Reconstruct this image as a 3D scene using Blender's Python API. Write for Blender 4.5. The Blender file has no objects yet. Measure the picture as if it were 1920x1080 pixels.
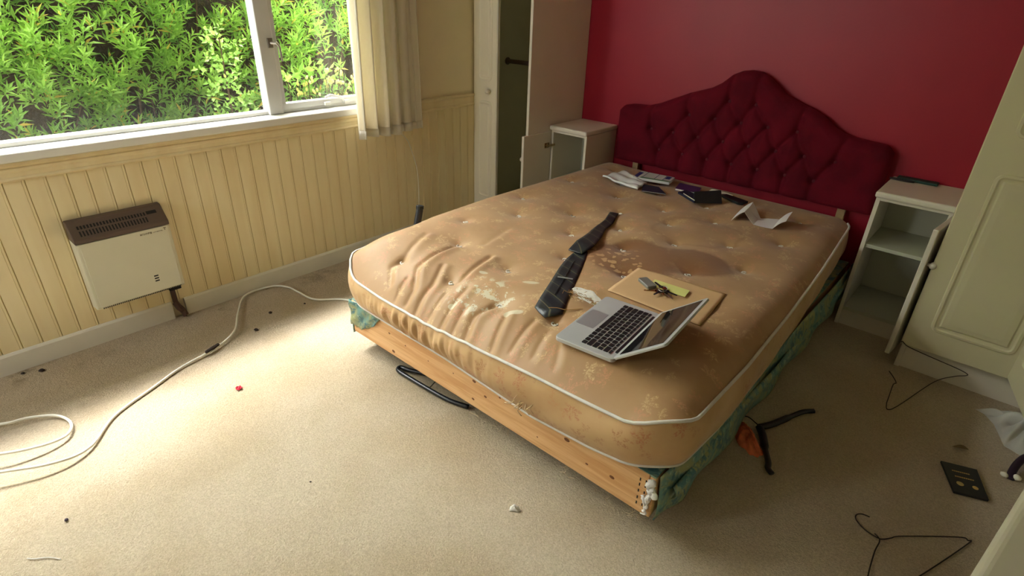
import bpy, bmesh, math, random
import numpy as np
from mathutils import Vector, Matrix
random.seed(7); rng = np.random.default_rng(7)
scene = bpy.context.scene
COL = scene.collection
PI = math.pi
# ------------------------------------------------------------------ camera, light, exposure
# room: window wall is X=0 (room X>0), red wall is Y=0 (room Y<0), floor Z=0, metres
CAM_POS = (2.5436, -3.0549, 1.3179); YAW, PITCH, ROLL, FPX = 0.7152, -0.4799, 0.0328, 1051.0
cd = bpy.data.cameras.new('camera'); cam = bpy.data.objects.new('camera', cd); COL.objects.link(cam)
cd.sensor_width = 36.0; cd.lens = 36.0 * FPX / 1920.0; cd.clip_start = 0.02; cd.clip_end = 100
F = Vector((-math.sin(YAW)*math.cos(PITCH), math.cos(YAW)*math.cos(PITCH), math.sin(PITCH)))
R0 = Vector((math.cos(YAW), math.sin(YAW), 0)); U0 = R0.cross(F)
Rr = R0*math.cos(ROLL) + U0*math.sin(ROLL); Ur = -R0*math.sin(ROLL) + U0*math.cos(ROLL)
M = Matrix((Rr, Ur, -F)).transposed().to_4x4(); M.translation = Vector(CAM_POS)
cam.matrix_world = M
scene.camera = cam

SUN_E, SUN_AZ, SUN_ANG, SUN_S = 60.0, 8.0, 10.0, 5.5
SKY_S, GLOW = 13.0, 2.2
EXPO = 0.72
w = bpy.data.worlds.new('world'); scene.world = w; w.use_nodes = True
nt = w.node_tree; nt.nodes.clear()
wo = nt.nodes.new('ShaderNodeOutputWorld'); bg = nt.nodes.new('ShaderNodeBackground')
tcw = nt.nodes.new('ShaderNodeTexCoord'); sep = nt.nodes.new('ShaderNodeSeparateXYZ'); rmp = nt.nodes.new('ShaderNodeValToRGB')
nt.links.new(tcw.outputs['Generated'], sep.inputs[0]); nt.links.new(sep.outputs['Z'], rmp.inputs[0])
rmp.color_ramp.elements[0].position = 0.0; rmp.color_ramp.elements[0].color = (0.55, 0.58, 0.60, 1)
rmp.color_ramp.elements[1].position = 0.8; rmp.color_ramp.elements[1].color = (0.96, 0.985, 1.0, 1)
nt.links.new(rmp.outputs[0], bg.inputs[0])
# brighter cloud around the hidden sun
dp = nt.nodes.new('ShaderNodeVectorMath'); dp.operation = 'DOT_PRODUCT'; dp.inputs[1].default_value = (-math.cos(math.radians(52)), -.1, math.sin(math.radians(52)))
nt.links.new(tcw.outputs['Generated'], dp.inputs[0])
gm = nt.nodes.new('ShaderNodeMapRange'); gm.interpolation_type = 'SMOOTHSTEP'
for i_, v_ in enumerate((0, .80, 1.0, SKY_S, SKY_S*(1+GLOW))):
    if i_: gm.inputs[i_].default_value = v_
nt.links.new(dp.outputs['Value'], gm.inputs[0]); nt.links.new(gm.outputs[0], bg.inputs[1])
nt.links.new(bg.outputs[0], wo.inputs[0])
sl = bpy.data.lights.new('sun', 'SUN'); so = bpy.data.objects.new('sun', sl); COL.objects.link(so)
sl.energy = SUN_S; sl.angle = math.radians(SUN_ANG); sl.color = (1.0, 0.985, 0.97)
e, a = math.radians(SUN_E), math.radians(SUN_AZ)
sd = Vector((math.cos(e)*math.cos(a), math.cos(e)*math.sin(a), -math.sin(e)))   # travel direction of the light
so.rotation_euler = sd.to_track_quat('-Z', 'Y').to_euler(); so.location = (-3, -2, 6)
pl = bpy.data.lights.new('window_portal', 'AREA'); po = bpy.data.objects.new('window_portal', pl); COL.objects.link(po)
pl.shape = 'RECTANGLE'; pl.size = 1.3; pl.size_y = 2.45; pl.cycles.is_portal = True
po.location = (-0.16, -2.5, 1.45); po.rotation_euler = (0, -PI/2, 0)
vs = scene.view_settings; vs.view_transform = 'Standard'; vs.look = 'None'; vs.gamma = 1; vs.use_curve_mapping = False; vs.exposure = EXPO

# ------------------------------------------------------------------ material helpers
def S(r, g, b):   # sRGB 0-255 -> linear
    f = lambda c: (c/255/12.92) if c/255 <= .04045 else ((c/255+.055)/1.055)**2.4
    return (f(r), f(g), f(b), 1)
class NT:
    def __init__(s, name):
        s.m = bpy.data.materials.new(name); s.m.use_nodes = True; s.t = s.m.node_tree
        s.b = s.t.nodes['Principled BSDF']; s.o = s.t.nodes['Material Output']
    def n(s, ty, **kw):
        nd = s.t.nodes.new('ShaderNode' + ty)
        for k, v in kw.items():
            if k.startswith('_'): setattr(nd, k[1:], v)
            else: s.set(nd, k.replace('__', ' '), v)
        return nd
    def set(s, nd, key, v):
        sock = nd.inputs[int(key[1:])] if key[0] == 'i' and key[1:].isdigit() else nd.inputs[key]
        if isinstance(v, bpy.types.NodeSocket): s.t.links.new(v, sock)
        elif isinstance(v, bpy.types.Node): s.t.links.new(v.outputs[0], sock)
        else: sock.default_value = v
    def math(s, op, a, b=0.0, c=None, clamp=False):
        nd = s.n('Math', _operation=op, _use_clamp=clamp); s.set(nd, 'i0', a); s.set(nd, 'i1', b)
        if c is not None: s.set(nd, 'i2', c)
        return nd.outputs[0]
    def mr(s, v, a, b, c=0.0, d=1.0, smooth=True):
        nd = s.n('MapRange', _interpolation_type='SMOOTHSTEP' if smooth else 'LINEAR')
        for i, x in enumerate((v, a, b, c, d)): s.set(nd, 'i%d' % i, x)
        return nd.outputs[0]
    def mix(s, f, a, b, mode='MIX'):
        nd = s.n('Mix', _data_type='RGBA', _blend_type=mode); s.set(nd, 'i0', f); s.set(nd, 'i6', a); s.set(nd, 'i7', b)
        return nd.outputs[2]
    def noise(s, vec, scale, detail=3, rough=.55, dist=0.0):
        nd = s.n('TexNoise', Scale=scale, Detail=detail, Roughness=rough, Distortion=dist)
        if vec is not None: s.set(nd, 'Vector', vec)
        return nd.outputs[0]
    def bump(s, h, strength, dist):
        nd = s.n('Bump', Height=h, Strength=strength, Distance=dist); s.set(s.b, 'Normal', nd.outputs[0]); return nd
    def obj(s): return s.n('TexCoord').outputs['Object']
    def uv(s): return s.n('TexCoord').outputs['UV']
def mat(name, col, rough=.6, var=.0, vscale=6, bump=0, bscale=80, bdist=.002, metal=0, spec=.5, coat=0):
    t = NT(name); b = t.b
    b.inputs['Roughness'].default_value = rough; b.inputs['Metallic'].default_value = metal; b.inputs['Specular IOR Level'].default_value = spec
    b.inputs['Coat Weight'].default_value = coat
    v = t.obj()
    nz = t.noise(v, vscale, 4)
    dark = tuple(c*(1-var) for c in col[:3]) + (1,)
    t.set(b, 'Base Color', t.mix(t.mr(nz, .3, .7), dark, col))
    if bump: t.bump(t.noise(v, bscale, 3), bump, bdist)
    return t.m
def emis(): pass

m_white = mat('white_gloss_paint', S(222, 214, 196), .35, .06, 3)
m_cream_white = mat('ivory_door_paint', S(238, 230, 206), .4, .04, 3)
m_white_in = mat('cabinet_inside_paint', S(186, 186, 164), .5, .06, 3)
m_cream_paint = mat('cream_door_paint', S(206, 197, 162), .4, .05, 3)
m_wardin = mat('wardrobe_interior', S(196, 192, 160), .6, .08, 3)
m_frame = mat('window_frame_paint', S(214, 212, 206), .4, .06, 8)
m_sill = mat('sill_paint', S(238, 236, 226), .35, .04, 6)
m_black = mat('black_plastic', S(24, 24, 26), .35, .1)
m_dark = mat('dark_slot', S(16, 13, 12), .7)
m_metal = mat('grey_metal', S(170, 165, 155), .3, .1, 20, metal=1)
m_wire = mat('wire_metal', S(58, 48, 40), .45, .2, 30, metal=.6)
m_brass = mat('brass_metal', S(190, 165, 120), .25, .2, 40, metal=1)
m_brown = mat('brown_plastic', S(92, 74, 62), .5, .1, 10)
m_brownpipe = mat('brown_trunking', S(84, 56, 44), .55, .2, 20)
m_heat = mat('heater_enamel', S(212, 208, 182), .4, .04, 4)
m_text = mat('printed_lettering', S(120, 112, 88), .6)
m_cable = mat('white_cable', S(226, 222, 205), .45, .05, 20)
m_velvet_btn = mat('velvet_button', S(88, 10, 26), .9)
m_pale_wood = mat('pale_strut_wood', S(178, 146, 104), .6, .2, 25)
m_castor = mat('castor_plastic', S(40, 36, 34), .5)
m_silver = mat('aluminium', S(192, 193, 191), .36, .03, 5, metal=.35)
m_keys = mat('black_keycap', S(20, 20, 22), .45)
m_trackpad = mat('trackpad_glass', S(176, 178, 180), .3, metal=.6)
m_screen = mat('screen_glass', S(10, 11, 14), .04, spec=.6)
m_leather = mat('black_leather', S(22, 24, 24), .5, .2, 40, .3, 300, .0006)
m_navy = mat('navy_cover', S(26, 34, 56), .55, .1, 20)
m_purple = mat('purple_cover', S(76, 40, 92), .55, .1, 20)
m_dgreen = mat('dark_green_card', S(18, 58, 46), .6, .2, 20)
m_page = mat('paper_pages', S(232, 226, 206), .7, .05, 60)
m_kraft = mat('brown_envelope_paper', S(202, 164, 118), .7, .06, 12, .15, 120, .001)
m_sticky = mat('yellow_note', S(214, 212, 128), .7, .04, 10)
m_fob = mat('grey_fob_plastic', S(112, 112, 104), .35, .1, 10)
m_gold = mat('gold_print', S(196, 160, 90), .45, metal=.3)
m_piping = mat('white_piping', S(214, 208, 198), .7, .1, 40)
m_tuft = mat('tuft_cotton', S(228, 222, 208), .8, .2, 60)
m_wad = mat('white_wadding', S(232, 228, 222), .95, .15, 60, .8, 150, .004)
m_thread = mat('tan_thread', S(170, 128, 72), .8)
m_thread2 = mat('tan_tuft', S(198, 172, 132), .85)
m_brownlint = mat('dark_lint', S(52, 40, 32), .9)
m_red_wrap = mat('red_wrapper', S(208, 48, 70), .4, .5, 90)
m_orange = mat('orange_net', S(232, 122, 78), .75, .35, 40, .5, 120, .004)
m_leaf_dry = mat('dry_leaf', S(120, 96, 56), .8, .2, 40)
m_tielabel = mat('tie_label_cloth', S(128, 128, 122), .7)
m_strap = mat('dark_purple_strap', S(38, 18, 36), .5)

def m_plastic_bag():
    t = NT('clear_plastic_bag'); b = t.b
    t.set(b, 'Base Color', S(222, 222, 214)); b.inputs['Roughness'].default_value = .3
    b.inputs['Transmission Weight'].default_value = 0
    b.inputs['Alpha'].default_value = .42
    t.bump(t.noise(t.obj(), 40, 4), .5, .01); return t.m
m_bag = m_plastic_bag()
def m_carpet_():
    t = NT('beige_carpet'); b = t.b; v = t.obj()
    b.inputs['Roughness'].default_value = .95; b.inputs['Specular IOR Level'].default_value = .1
    c = t.mix(t.mr(t.noise(v, 2.2, 4), .35, .68), S(226, 209, 180), S(211, 190, 156))
    sp = t.noise(v, 230, 3, .8)
    c = t.mix(t.mr(sp, .3, .7), t.mix(1.0, c, (.70, .67, .62, 1), 'MULTIPLY'), c)
    # soiling close under the window wall
    sx = t.n('SeparateXYZ', Vector=v)
    edge = t.math('MULTIPLY', t.mr(sx.outputs[0], -1.86, -1.64, 1, 0), t.mr(t.noise(v, 9, 5, .7), .5, .72))
    c = t.mix(t.math('MULTIPLY', edge, .75), c, S(120, 96, 60))
    st = t.mr(t.noise(v, 3.5, 2, .5), .58, .75)
    c = t.mix(t.math('MULTIPLY', st, .16), c, S(196, 162, 116))
    t.set(b, 'Base Color', c)
    t.bump(t.math('ADD', t.noise(v, 210, 3, .75), t.math('MULTIPLY', t.noise(v, 60, 2), .6)), 1.0, .010)
    b.inputs['Sheen Weight'].default_value = .15
    return t.m
m_carpet = m_carpet_()
def m_wains_():
    t = NT('cream_board_paint'); b = t.b; v = t.obj()
    b.inputs['Roughness'].default_value = .45
    mp = t.n('Mapping', Vector=v); mp.inputs['Scale'].default_value = (1, 1, .12)
    c = t.mix(t.mr(t.noise(mp.outputs[0], 14, 3), .3, .7), S(232, 212, 164), S(238, 222, 178))
    c = t.mix(t.math('MULTIPLY', t.mr(t.noise(v, 3, 4, .7), .55, .75), .25), c, S(214, 190, 140))
    t.set(b, 'Base Color', c); return t.m
m_wains = m_wains_()
m_groove = mat('board_groove_tone', S(186, 160, 108), .8)  # darker tone at the bottom of the board grooves
m_upper = mat('cream_wall_paint', S(240, 226, 188), .6, .06, 3)
m_skirt = mat('skirting_paint', S(230, 224, 208), .45, .08, 6)
m_ceiling = mat('ceiling_paint', S(222, 218, 206), .8)
m_backwall = mat('room_wall_paint', S(206, 196, 174), .8)
def m_red_():
    t = NT('red_wall_paint'); b = t.b; v = t.obj()
    t.set(b, 'Base Color', t.mix(t.mr(t.noise(v, 2, 4), .3, .7), S(150, 20, 40), S(158, 24, 44)))
    b.inputs['Roughness'].default_value = .42; b.inputs['Specular IOR Level'].default_value = .36
    t.bump(t.noise(v, 60, 3), .08, .003); return t.m
m_red = m_red_()
def m_velvet_():
    t = NT('maroon_velvet'); b = t.b; v = t.obj()
    t.set(b, 'Base Color', t.mix(t.mr(t.noise(v, 7, 4), .35, .65), S(84, 9, 24), S(100, 12, 29)))
    b.inputs['Roughness'].default_value = .9; b.inputs['Specular IOR Level'].default_value = .15
    b.inputs['Sheen Weight'].default_value = .25; b.inputs['Sheen Tint'].default_value = S(200, 40, 70)
    t.bump(t.noise(v, 400, 2), .2, .001); return t.m
m_velvet = m_velvet_()
def m_curtain_():
    t = NT('linen_curtain'); b = t.b; v = t.obj()
    mp = t.n('Mapping', Vector=v); mp.inputs['Scale'].default_value = (1, 1, .25)
    c = t.mix(t.mr(t.noise(mp.outputs[0], 160, 3, .7), .3, .7), S(238, 232, 216), S(243, 238, 225))
    t.set(b, 'Base Color', c); b.inputs['Roughness'].default_value = .9
    tr = t.n('BsdfTranslucent', Color=S(240, 232, 210)); mx = t.n('MixShader', i0=.42)
    t.t.links.new(b.outputs[0], mx.inputs[1]); t.t.links.new(tr.outputs[0], mx.inputs[2]); t.t.links.new(mx.outputs[0], t.o.inputs[0])
    return t.m
m_curtain = m_curtain_()
def m_glass_():
    t = NT('window_glass'); v = t.obj()
    tr = t.n('BsdfTransparent'); gl = t.n('BsdfGlossy', Roughness=.02)
    fc = t.n('LayerWeight', Blend=.5).outputs['Facing']; f2 = t.math('ADD', .05, t.math('MULTIPLY', t.math('POWER', fc, 5), .9), clamp=True)
    mx = t.n('MixShader', i0=f2, i1=tr.outputs[0], i2=gl.outputs[0])
    df = t.n('BsdfDiffuse', Color=(.8, .82, .85, 1))
    sp = t.mr(t.noise(v, 60, 4, .8), .62, .8); s2 = t.n('SeparateXYZ', Vector=v)
    dirt = t.math('MULTIPLY', t.math('ADD', sp, .15), t.mr(s2.outputs[2], -.62, -.30, .22, .02))
    m2 = t.n('MixShader', i0=dirt, i1=mx.outputs[0], i2=df.outputs[0])
    t.t.links.new(m2.outputs[0], t.o.inputs[0]); return t.m
m_glass = m_glass_()

def flower(t, v, scale, petals, lo, hi, seed, thr):
    """sprig motifs: a voronoi cell per sprig, petals by angle about the cell point"""
    vo = t.n('TexVoronoi', _voronoi_dimensions='2D', _feature='F1', Scale=scale, Randomness=.85)
    ad = t.n('VectorMath', _operation='ADD'); t.set(ad, 'i0', v); ad.inputs[1].default_value = (seed, seed*1.7, 0)
    t.set(vo, 'Vector', ad.outputs[0])
    sc = t.n('VectorMath', _operation='SCALE'); t.set(sc, 'i0', ad.outputs[0]); sc.inputs['Scale'].default_value = 1.0
    sb = t.n('VectorMath', _operation='SUBTRACT'); t.set(sb, 'i0', ad.outputs[0]); t.set(sb, 'i1', vo.outputs['Position'])
    x = t.n('SeparateXYZ', Vector=sb.outputs[0]); cx = t.n('SeparateColor', Color=vo.outputs['Color'])
    r = t.math('SQRT', t.math('ADD', t.math('POWER', x.outputs[0], 2), t.math('POWER', x.outputs[1], 2)))
    an = t.math('ADD', t.math('ARCTAN2', x.outputs[1], x.outputs[0]), t.math('MULTIPLY', cx.outputs[0], 6.28))
    pet = t.math('ABSOLUTE', t.math('COSINE', t.math('MULTIPLY', an, petals/2)))
    # sprays: cut away part of the circle
    half = t.mr(t.math('COSINE', an), -.7, .1, .35, 1)
    rad = t.math('MULTIPLY', t.math('ADD', lo, t.math('MULTIPLY', pet, hi)), half)
    mk = t.mr(t.math('SUBTRACT', rad, r), -.002, .004)
    thread = t.math('MULTIPLY', t.mr(t.noise(v, 190, 3, .75), .42, .60), t.mr(t.noise(v, 34, 2, .6), .28, .50))
    on = t.math('GREATER_THAN', cx.outputs[1], thr)
    return t.math('MULTIPLY', t.math('MULTIPLY', mk, thread), on), cx.outputs[2]
def ell(t, v, cx, cy, rx, ry, rot=0, warp=.3, ws=9):
    """soft noisy ellipse mask around a point of the cloth"""
    mp = t.n('Mapping', _vector_type='TEXTURE', Vector=v)
    mp.inputs['Location'].default_value = (cx, cy, 0); mp.inputs['Rotation'].default_value = (0, 0, rot); mp.inputs['Scale'].default_value = (rx, ry, 1)
    x = t.n('SeparateXYZ', Vector=mp.outputs[0])
    d = t.math('SQRT', t.math('ADD', t.math('POWER', x.outputs[0], 2), t.math('POWER', x.outputs[1], 2)))
    return t.math('ADD', d, t.math('MULTIPLY', t.math('SUBTRACT', t.noise(v, ws, 4, .6), .5), warp*2))
def m_tick_(name, top):
    t = NT(name); b = t.b; v = t.uv()
    base = t.mix(t.mr(t.noise(v, 5, 4), .3, .7), S(172, 136, 94), S(160, 122, 80)) if top else t.mix(t.mr(t.noise(v, 5, 4), .3, .7), S(198, 162, 114), S(182, 144, 96))
    f1, k1 = flower(t, v, 11, 7, .006, .030, 3.1, .25)
    f2, k2 = flower(t, v, 17, 5, .004, .020, 8.7, .40)
    if top:
        c1 = t.mix(t.mr(k1, .35, .55), S(222, 194, 140), S(206, 138, 102)); c2 = t.mix(t.mr(k2, .5, .6), S(220, 190, 136), S(204, 140, 104)); a1, a2 = .55, .5
    else:
        c1 = t.mix(t.mr(k1, .4, .6), S(158, 100, 62), S(172, 96, 66)); c2 = t.mix(t.mr(k2, .4, .6), S(160, 108, 66), S(186, 128, 84)); a1, a2 = .7, .5
    c = t.mix(t.math('MULTIPLY', f1, a1), base, c1); c = t.mix(t.math('MULTIPLY', f2, a2), c, c2)
    if top:
        # big brown water stain with pale dried spots
        d = ell(t, v, 1.61, -1.27, .19, .21, .2, .40, 7); da = ell(t, v, 1.80, -1.14, .16, .12, -.2, .4, 7); d = t.math('MINIMUM', d, da)
        st = t.mr(d, .78, 1.0, 1, 0)
        c = t.mix(t.math('MULTIPLY', st, .85), c, S(118, 74, 34))
        d2 = ell(t, v, 1.66, -.84, .20, .17, .3, .3, 7)
        c = t.mix(t.math('MULTIPLY', t.mr(t.math('ABSOLUTE', t.math('SUBTRACT', d2, .9)), .0, .10, 1, 0), .40), c, S(130, 86, 46))
        vo = t.n('TexVoronoi', _voronoi_dimensions='2D', Scale=24, Randomness=1)
        wv = t.n('VectorMath', _operation='ADD'); t.set(wv, 'i0', v); wn = t.n('TexNoise', Scale=34.0, Detail=3.0); t.set(wn, 'Vector', v)
        ws_ = t.n('VectorMath', _operation='SCALE'); t.set(ws_, 'i0', wn.outputs['Color']); ws_.inputs['Scale'].default_value = .045; t.set(wv, 'i1', ws_.outputs[0]); t.set(vo, 'Vector', wv.outputs[0])
        vd = t.math('ADD', vo.outputs['Distance'], t.math('MULTIPLY', t.noise(v, 18, 3), .55))
        sel = t.mr(ell(t, v, 1.55, -1.36, .16, .17, 0, .3, 8), .75, 1.05, 1, 0)
        spot = t.math('MULTIPLY', t.mr(vd, .50, .56, 1, 0), sel)
        c = t.mix(t.math('MULTIPLY', spot, .8), c, S(188, 148, 100))
        # dried pale paint
        pm = t.mr(ell(t, v, 1.40, -1.875, .15, .115, .3, .45, 10), .6, .95, 1, 0)
        pn = t.mr(t.noise(v, 26, 4, .7), .52, .57)
        c = t.mix(t.math('MULTIPLY', t.math('MULTIPLY', pm, pn), .85), c, S(196, 188, 158))
        for (x, y, rx, ry) in ((1.545, -1.895, .035, .014), (1.47, -1.72, .03, .012), (1.30, -1.78, .018, .010), (1.33, -1.96, .014, .01)):
            c = t.mix(t.mr(ell(t, v, x, y, rx, ry, .6, .3, 30), .8, 1.0, .8, 0), c, S(200, 190, 158))
        # general soiling on the far side from the window
        c = t.mix(t.mr(t.noise(v, 2.6, 5, .65), .5, .75, 0, .35), c, S(150, 100, 56))
    t.set(b, 'Base Color', c); b.inputs['Roughness'].default_value = .55; b.inputs['Specular IOR Level'].default_value = .35
    b.inputs['Sheen Weight'].default_value = .15
    bp = t.n('Bump', Height=t.noise(v, 700, 2), Strength=.12, Distance=.001)
    b2 = t.n('Bump', Height=t.noise(v, 26, 3, .6), Strength=.18, Distance=.006); t.t.links.new(bp.outputs[0], b2.inputs['Normal'])
    t.set(b, 'Normal', b2.outputs[0]); return t.m
m_tick = m_tick_('gold_damask_ticking', True); m_tickside = m_tick_('gold_damask_border', False)
def m_divan_():
    t = NT('teal_damask'); b = t.b; v = t.obj()
    n1 = t.noise(v, 9, 4, .6, 1.2)
    c = t.mix(t.mr(n1, .42, .58), S(96, 138, 130), S(146, 150, 104)); c = t.mix(t.mr(t.noise(v, 24, 3, .6, .8), .5, .62), c, S(64, 108, 114))
    c = t.mix(t.mr(t.noise(v, 60, 3), .56, .7, 0, .6), c, S(170, 190, 160))
    t.set(b, 'Base Color', c); b.inputs['Roughness'].default_value = .5
    t.bump(t.noise(v, 70, 3), .3, .003); return t.m
m_divan = m_divan_()
def m_pine_():
    t = NT('bare_pine'); b = t.b; v = t.obj()
    mp = t.n('Mapping', Vector=v); mp.inputs['Scale'].default_value = (.9, 1, 14)
    wv = t.noise(mp.outputs[0], 3.2, 4, .6, .6)
    c = t.mix(t.mr(wv, .35, .65), S(222, 178, 126), S(204, 152, 98))
    fine = t.n('Mapping', Vector=v); fine.inputs['Scale'].default_value = (2, 1, 90)
    c = t.mix(t.mr(t.noise(fine.outputs[0], 2, 2), .55, .75, 0, .3), c, S(168, 112, 62))
    t.set(b, 'Base Color', c); b.inputs['Roughness'].default_value = .6; return t.m
m_pine = m_pine_()
m_knot = mat('pine_knot', S(128, 80, 44), .7, .4, 90)
def m_tie_():
    t = NT('striped_tie_silk'); b = t.b; v = t.uv()
    x = t.n('SeparateXYZ', Vector=v)
    s = t.math('FRACT', t.math('MULTIPLY', t.math('ADD', t.math('MULTIPLY', x.outputs[0], .9), x.outputs[1]), 13.5))
    ln = t.math('MULTIPLY', t.math('GREATER_THAN', s, .0), t.math('LESS_THAN', s, .07))
    c = t.mix(ln, t.mix(t.mr(t.math('ABSOLUTE', t.math('SUBTRACT', s, .5)), .2, .3), S(24, 26, 30), S(34, 38, 40)), S(92, 88, 62))
    t.set(b, 'Base Color', c); b.inputs['Roughness'].default_value = .45; t.bump(t.noise(v, 900, 2), .1, .0005); return t.m
m_tie = m_tie_()
def m_leafs(name, c1, c2, c3, tw=.35):
    t = NT(name); b = t.b
    at = t.n('Attribute', _attribute_name='tint')
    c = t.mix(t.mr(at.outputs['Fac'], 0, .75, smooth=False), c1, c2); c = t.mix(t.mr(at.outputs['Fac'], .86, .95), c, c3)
    t.set(b, 'Base Color', c); b.inputs['Roughness'].default_value = .35
    tr = t.n('BsdfTranslucent', Color=c); mx = t.n('MixShader', i0=tw)
    t.t.links.new(b.outputs[0], mx.inputs[1]); t.t.links.new(tr.outputs[0], mx.inputs[2]); t.t.links.new(mx.outputs[0], t.o.inputs[0]); return t.m
m_leaf = m_leafs('hedge_leaf', S(96, 150, 60), S(172, 212, 96), S(228, 196, 96), .42)
m_leaf2 = m_leafs('round_leaf', S(104, 160, 66), S(168, 208, 98), S(206, 218, 130))
m_bud = mat('cream_bud', S(226, 214, 130), .6)
m_stem = mat('hedge_stem', S(94, 70, 50), .8, .3, 30)
m_earth = mat('garden_soil', S(70, 52, 38), .95, .3, 12)
m_hcore = mat('hedge_dead_twigs', S(66, 46, 34), .95, .5, 25, 1.0, 60, .05)
def m_print_(name, base, ink, sx, sy, dens=.5):
    t = NT(name); b = t.b; v = t.uv()
    mp = t.n('Mapping', Vector=v); mp.inputs['Scale'].default_value = (sx, sy, 1)
    br = t.n('TexBrick', Scale=1.0); br.offset = .37; br.inputs['Mortar Size'].default_value = .26; br.inputs['Mortar Smooth'].default_value = .0
    t.set(br, 'Vector', mp.outputs[0]); br.inputs['Color1'].default_value = (0, 0, 0, 1); br.inputs['Color2'].default_value = (.9, .9, .9, 1); br.inputs['Mortar'].default_value = (1, 1, 1, 1)
    k = t.n('SeparateColor', Color=br.outputs['Color'])
    t.set(b, 'Base Color', t.mix(t.mr(k.outputs[0], dens-.1, dens+.1), ink, base)); b.inputs['Roughness'].default_value = .65; return t.m
m_letter = m_print_('printed_letter_paper', S(224, 220, 218), S(150, 146, 146), 22, 70, .35)
m_news = m_print_('printed_leaflet_paper', S(196, 194, 192), S(110, 112, 132), 16, 40, .35)
m_whitepap = mat('white_glossy_paper', S(226, 226, 224), .35, .12, 24)
m_blueprint = mat('blue_print', S(44, 52, 120), .5)
m_greenprint = mat('green_print', S(96, 134, 104), .5)

# ------------------------------------------------------------------ geometry helpers
ORG = {}
class MB:
    def __init__(s): s.v = []; s.f = []; s.uv = None; s.mi = []
    def add(s, vs, fs, mi=0):
        k = len(s.v); s.v += [tuple(p) for p in vs]; s.f += [tuple(i+k for i in f) for f in fs]; s.mi += [mi]*len(fs); return s
    def box(s, x0, x1, y0, y1, z0, z1, mi=0, xf=None):
        vs = [(x, y, z) for x in (x0, x1) for y in (y0, y1) for z in (z0, z1)]
        if xf: vs = [tuple(xf @ Vector(p)) for p in vs]
        return s.add(vs, [(0, 1, 3, 2), (4, 6, 7, 5), (0, 4, 5, 1), (2, 3, 7, 6), (0, 2, 6, 4), (1, 5, 7, 3)], mi)
    def prism(s, poly, d0, d1, axis='z', mi=0, xf=None):
        """poly of 2D points swept between d0 and d1 along axis"""
        def P(p, d): return {'z': (p[0], p[1], d), 'y': (p[0], d, p[1]), 'x': (d, p[0], p[1])}[axis]
        n = len(poly); vs = [P(p, d0) for p in poly] + [P(p, d1) for p in poly]
        if xf: vs = [tuple(xf @ Vector(p)) for p in vs]
        fs = [tuple(range(n))[::-1], tuple(range(n, 2*n))] + [(i, (i+1) % n, n+(i+1) % n, n+i) for i in range(n)]
        return s.add(vs, fs, mi)
    def tube(s, pts, r, n=8, cap=True, closed=False, mi=0, flat=1.0):
        pts = [Vector(p) for p in pts]; N = len(pts); rs = r if isinstance(r, (list, tuple)) else [r]*N
        vs = []; up = None
        for i, p in enumerate(pts):
            if closed: tg = pts[(i+1) % N]-pts[i-1]
            else: tg = pts[min(i+1, N-1)]-pts[max(i-1, 0)]
            if tg.length < 1e-9: tg = Vector((0, 0, 1))
            tg.normalize()
            if up is None: up = Vector((0, 0, 1)) if abs(tg.z) < .95 else Vector((1, 0, 0))
            sd_ = tg.cross(up)
            if sd_.length < 1e-5: sd_ = tg.cross(Vector((1, 0, .1)))
            sd_.normalize(); up = sd_.cross(tg).normalized()
            vs += [tuple(p + (sd_*math.cos(2*PI*k/n) + up*math.sin(2*PI*k/n)*flat)*rs[i]) for k in range(n)]
        fs = [(i*n+k, i*n+(k+1) % n, ((i+1) % N)*n+(k+1) % n, ((i+1) % N)*n+k) for i in range(N if closed else N-1) for k in range(n)]
        if cap and not closed: fs += [tuple(range(n))[::-1], tuple((N-1)*n+k for k in range(n))]
        return s.add(vs, fs, mi)
    def lathe(s, prof, c, axis=(0, 0, 1), n=16, mi=0):
        ax = Vector(axis).normalized(); u = ax.orthogonal().normalized(); w_ = ax.cross(u); c = Vector(c); vs = []
        for r, h in prof: vs += [tuple(c + ax*h + (u*math.cos(2*PI*k/n)+w_*math.sin(2*PI*k/n))*r) for k in range(n)]
        m = len(prof)
        fs = [(i*n+k, i*n+(k+1) % n, (i+1)*n+(k+1) % n, (i+1)*n+k) for i in range(m-1) for k in range(n)] + [tuple(range(n))[::-1], tuple((m-1)*n+k for k in range(n))]
        return s.add(vs, fs, mi)
    def grid(s, fn, nu, nv, mi=0, uvfn=None):
        vs = []; 
        for j in range(nv+1):
            for i in range(nu+1): vs.append(tuple(fn(i/nu, j/nv)))
        fs = [(j*(nu+1)+i, j*(nu+1)+i+1, (j+1)*(nu+1)+i+1, (j+1)*(nu+1)+i) for j in range(nv) for i in range(nu)]
        return s.add(vs, fs, mi)
def wl(o): return ORG[o.name]
def props(o, label=None, cat=None, group=None, kind=None):
    if label: o['label'] = label
    if cat: o['category'] = cat
    if group: o['group'] = group
    if kind: o['kind'] = kind
    return o
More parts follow.
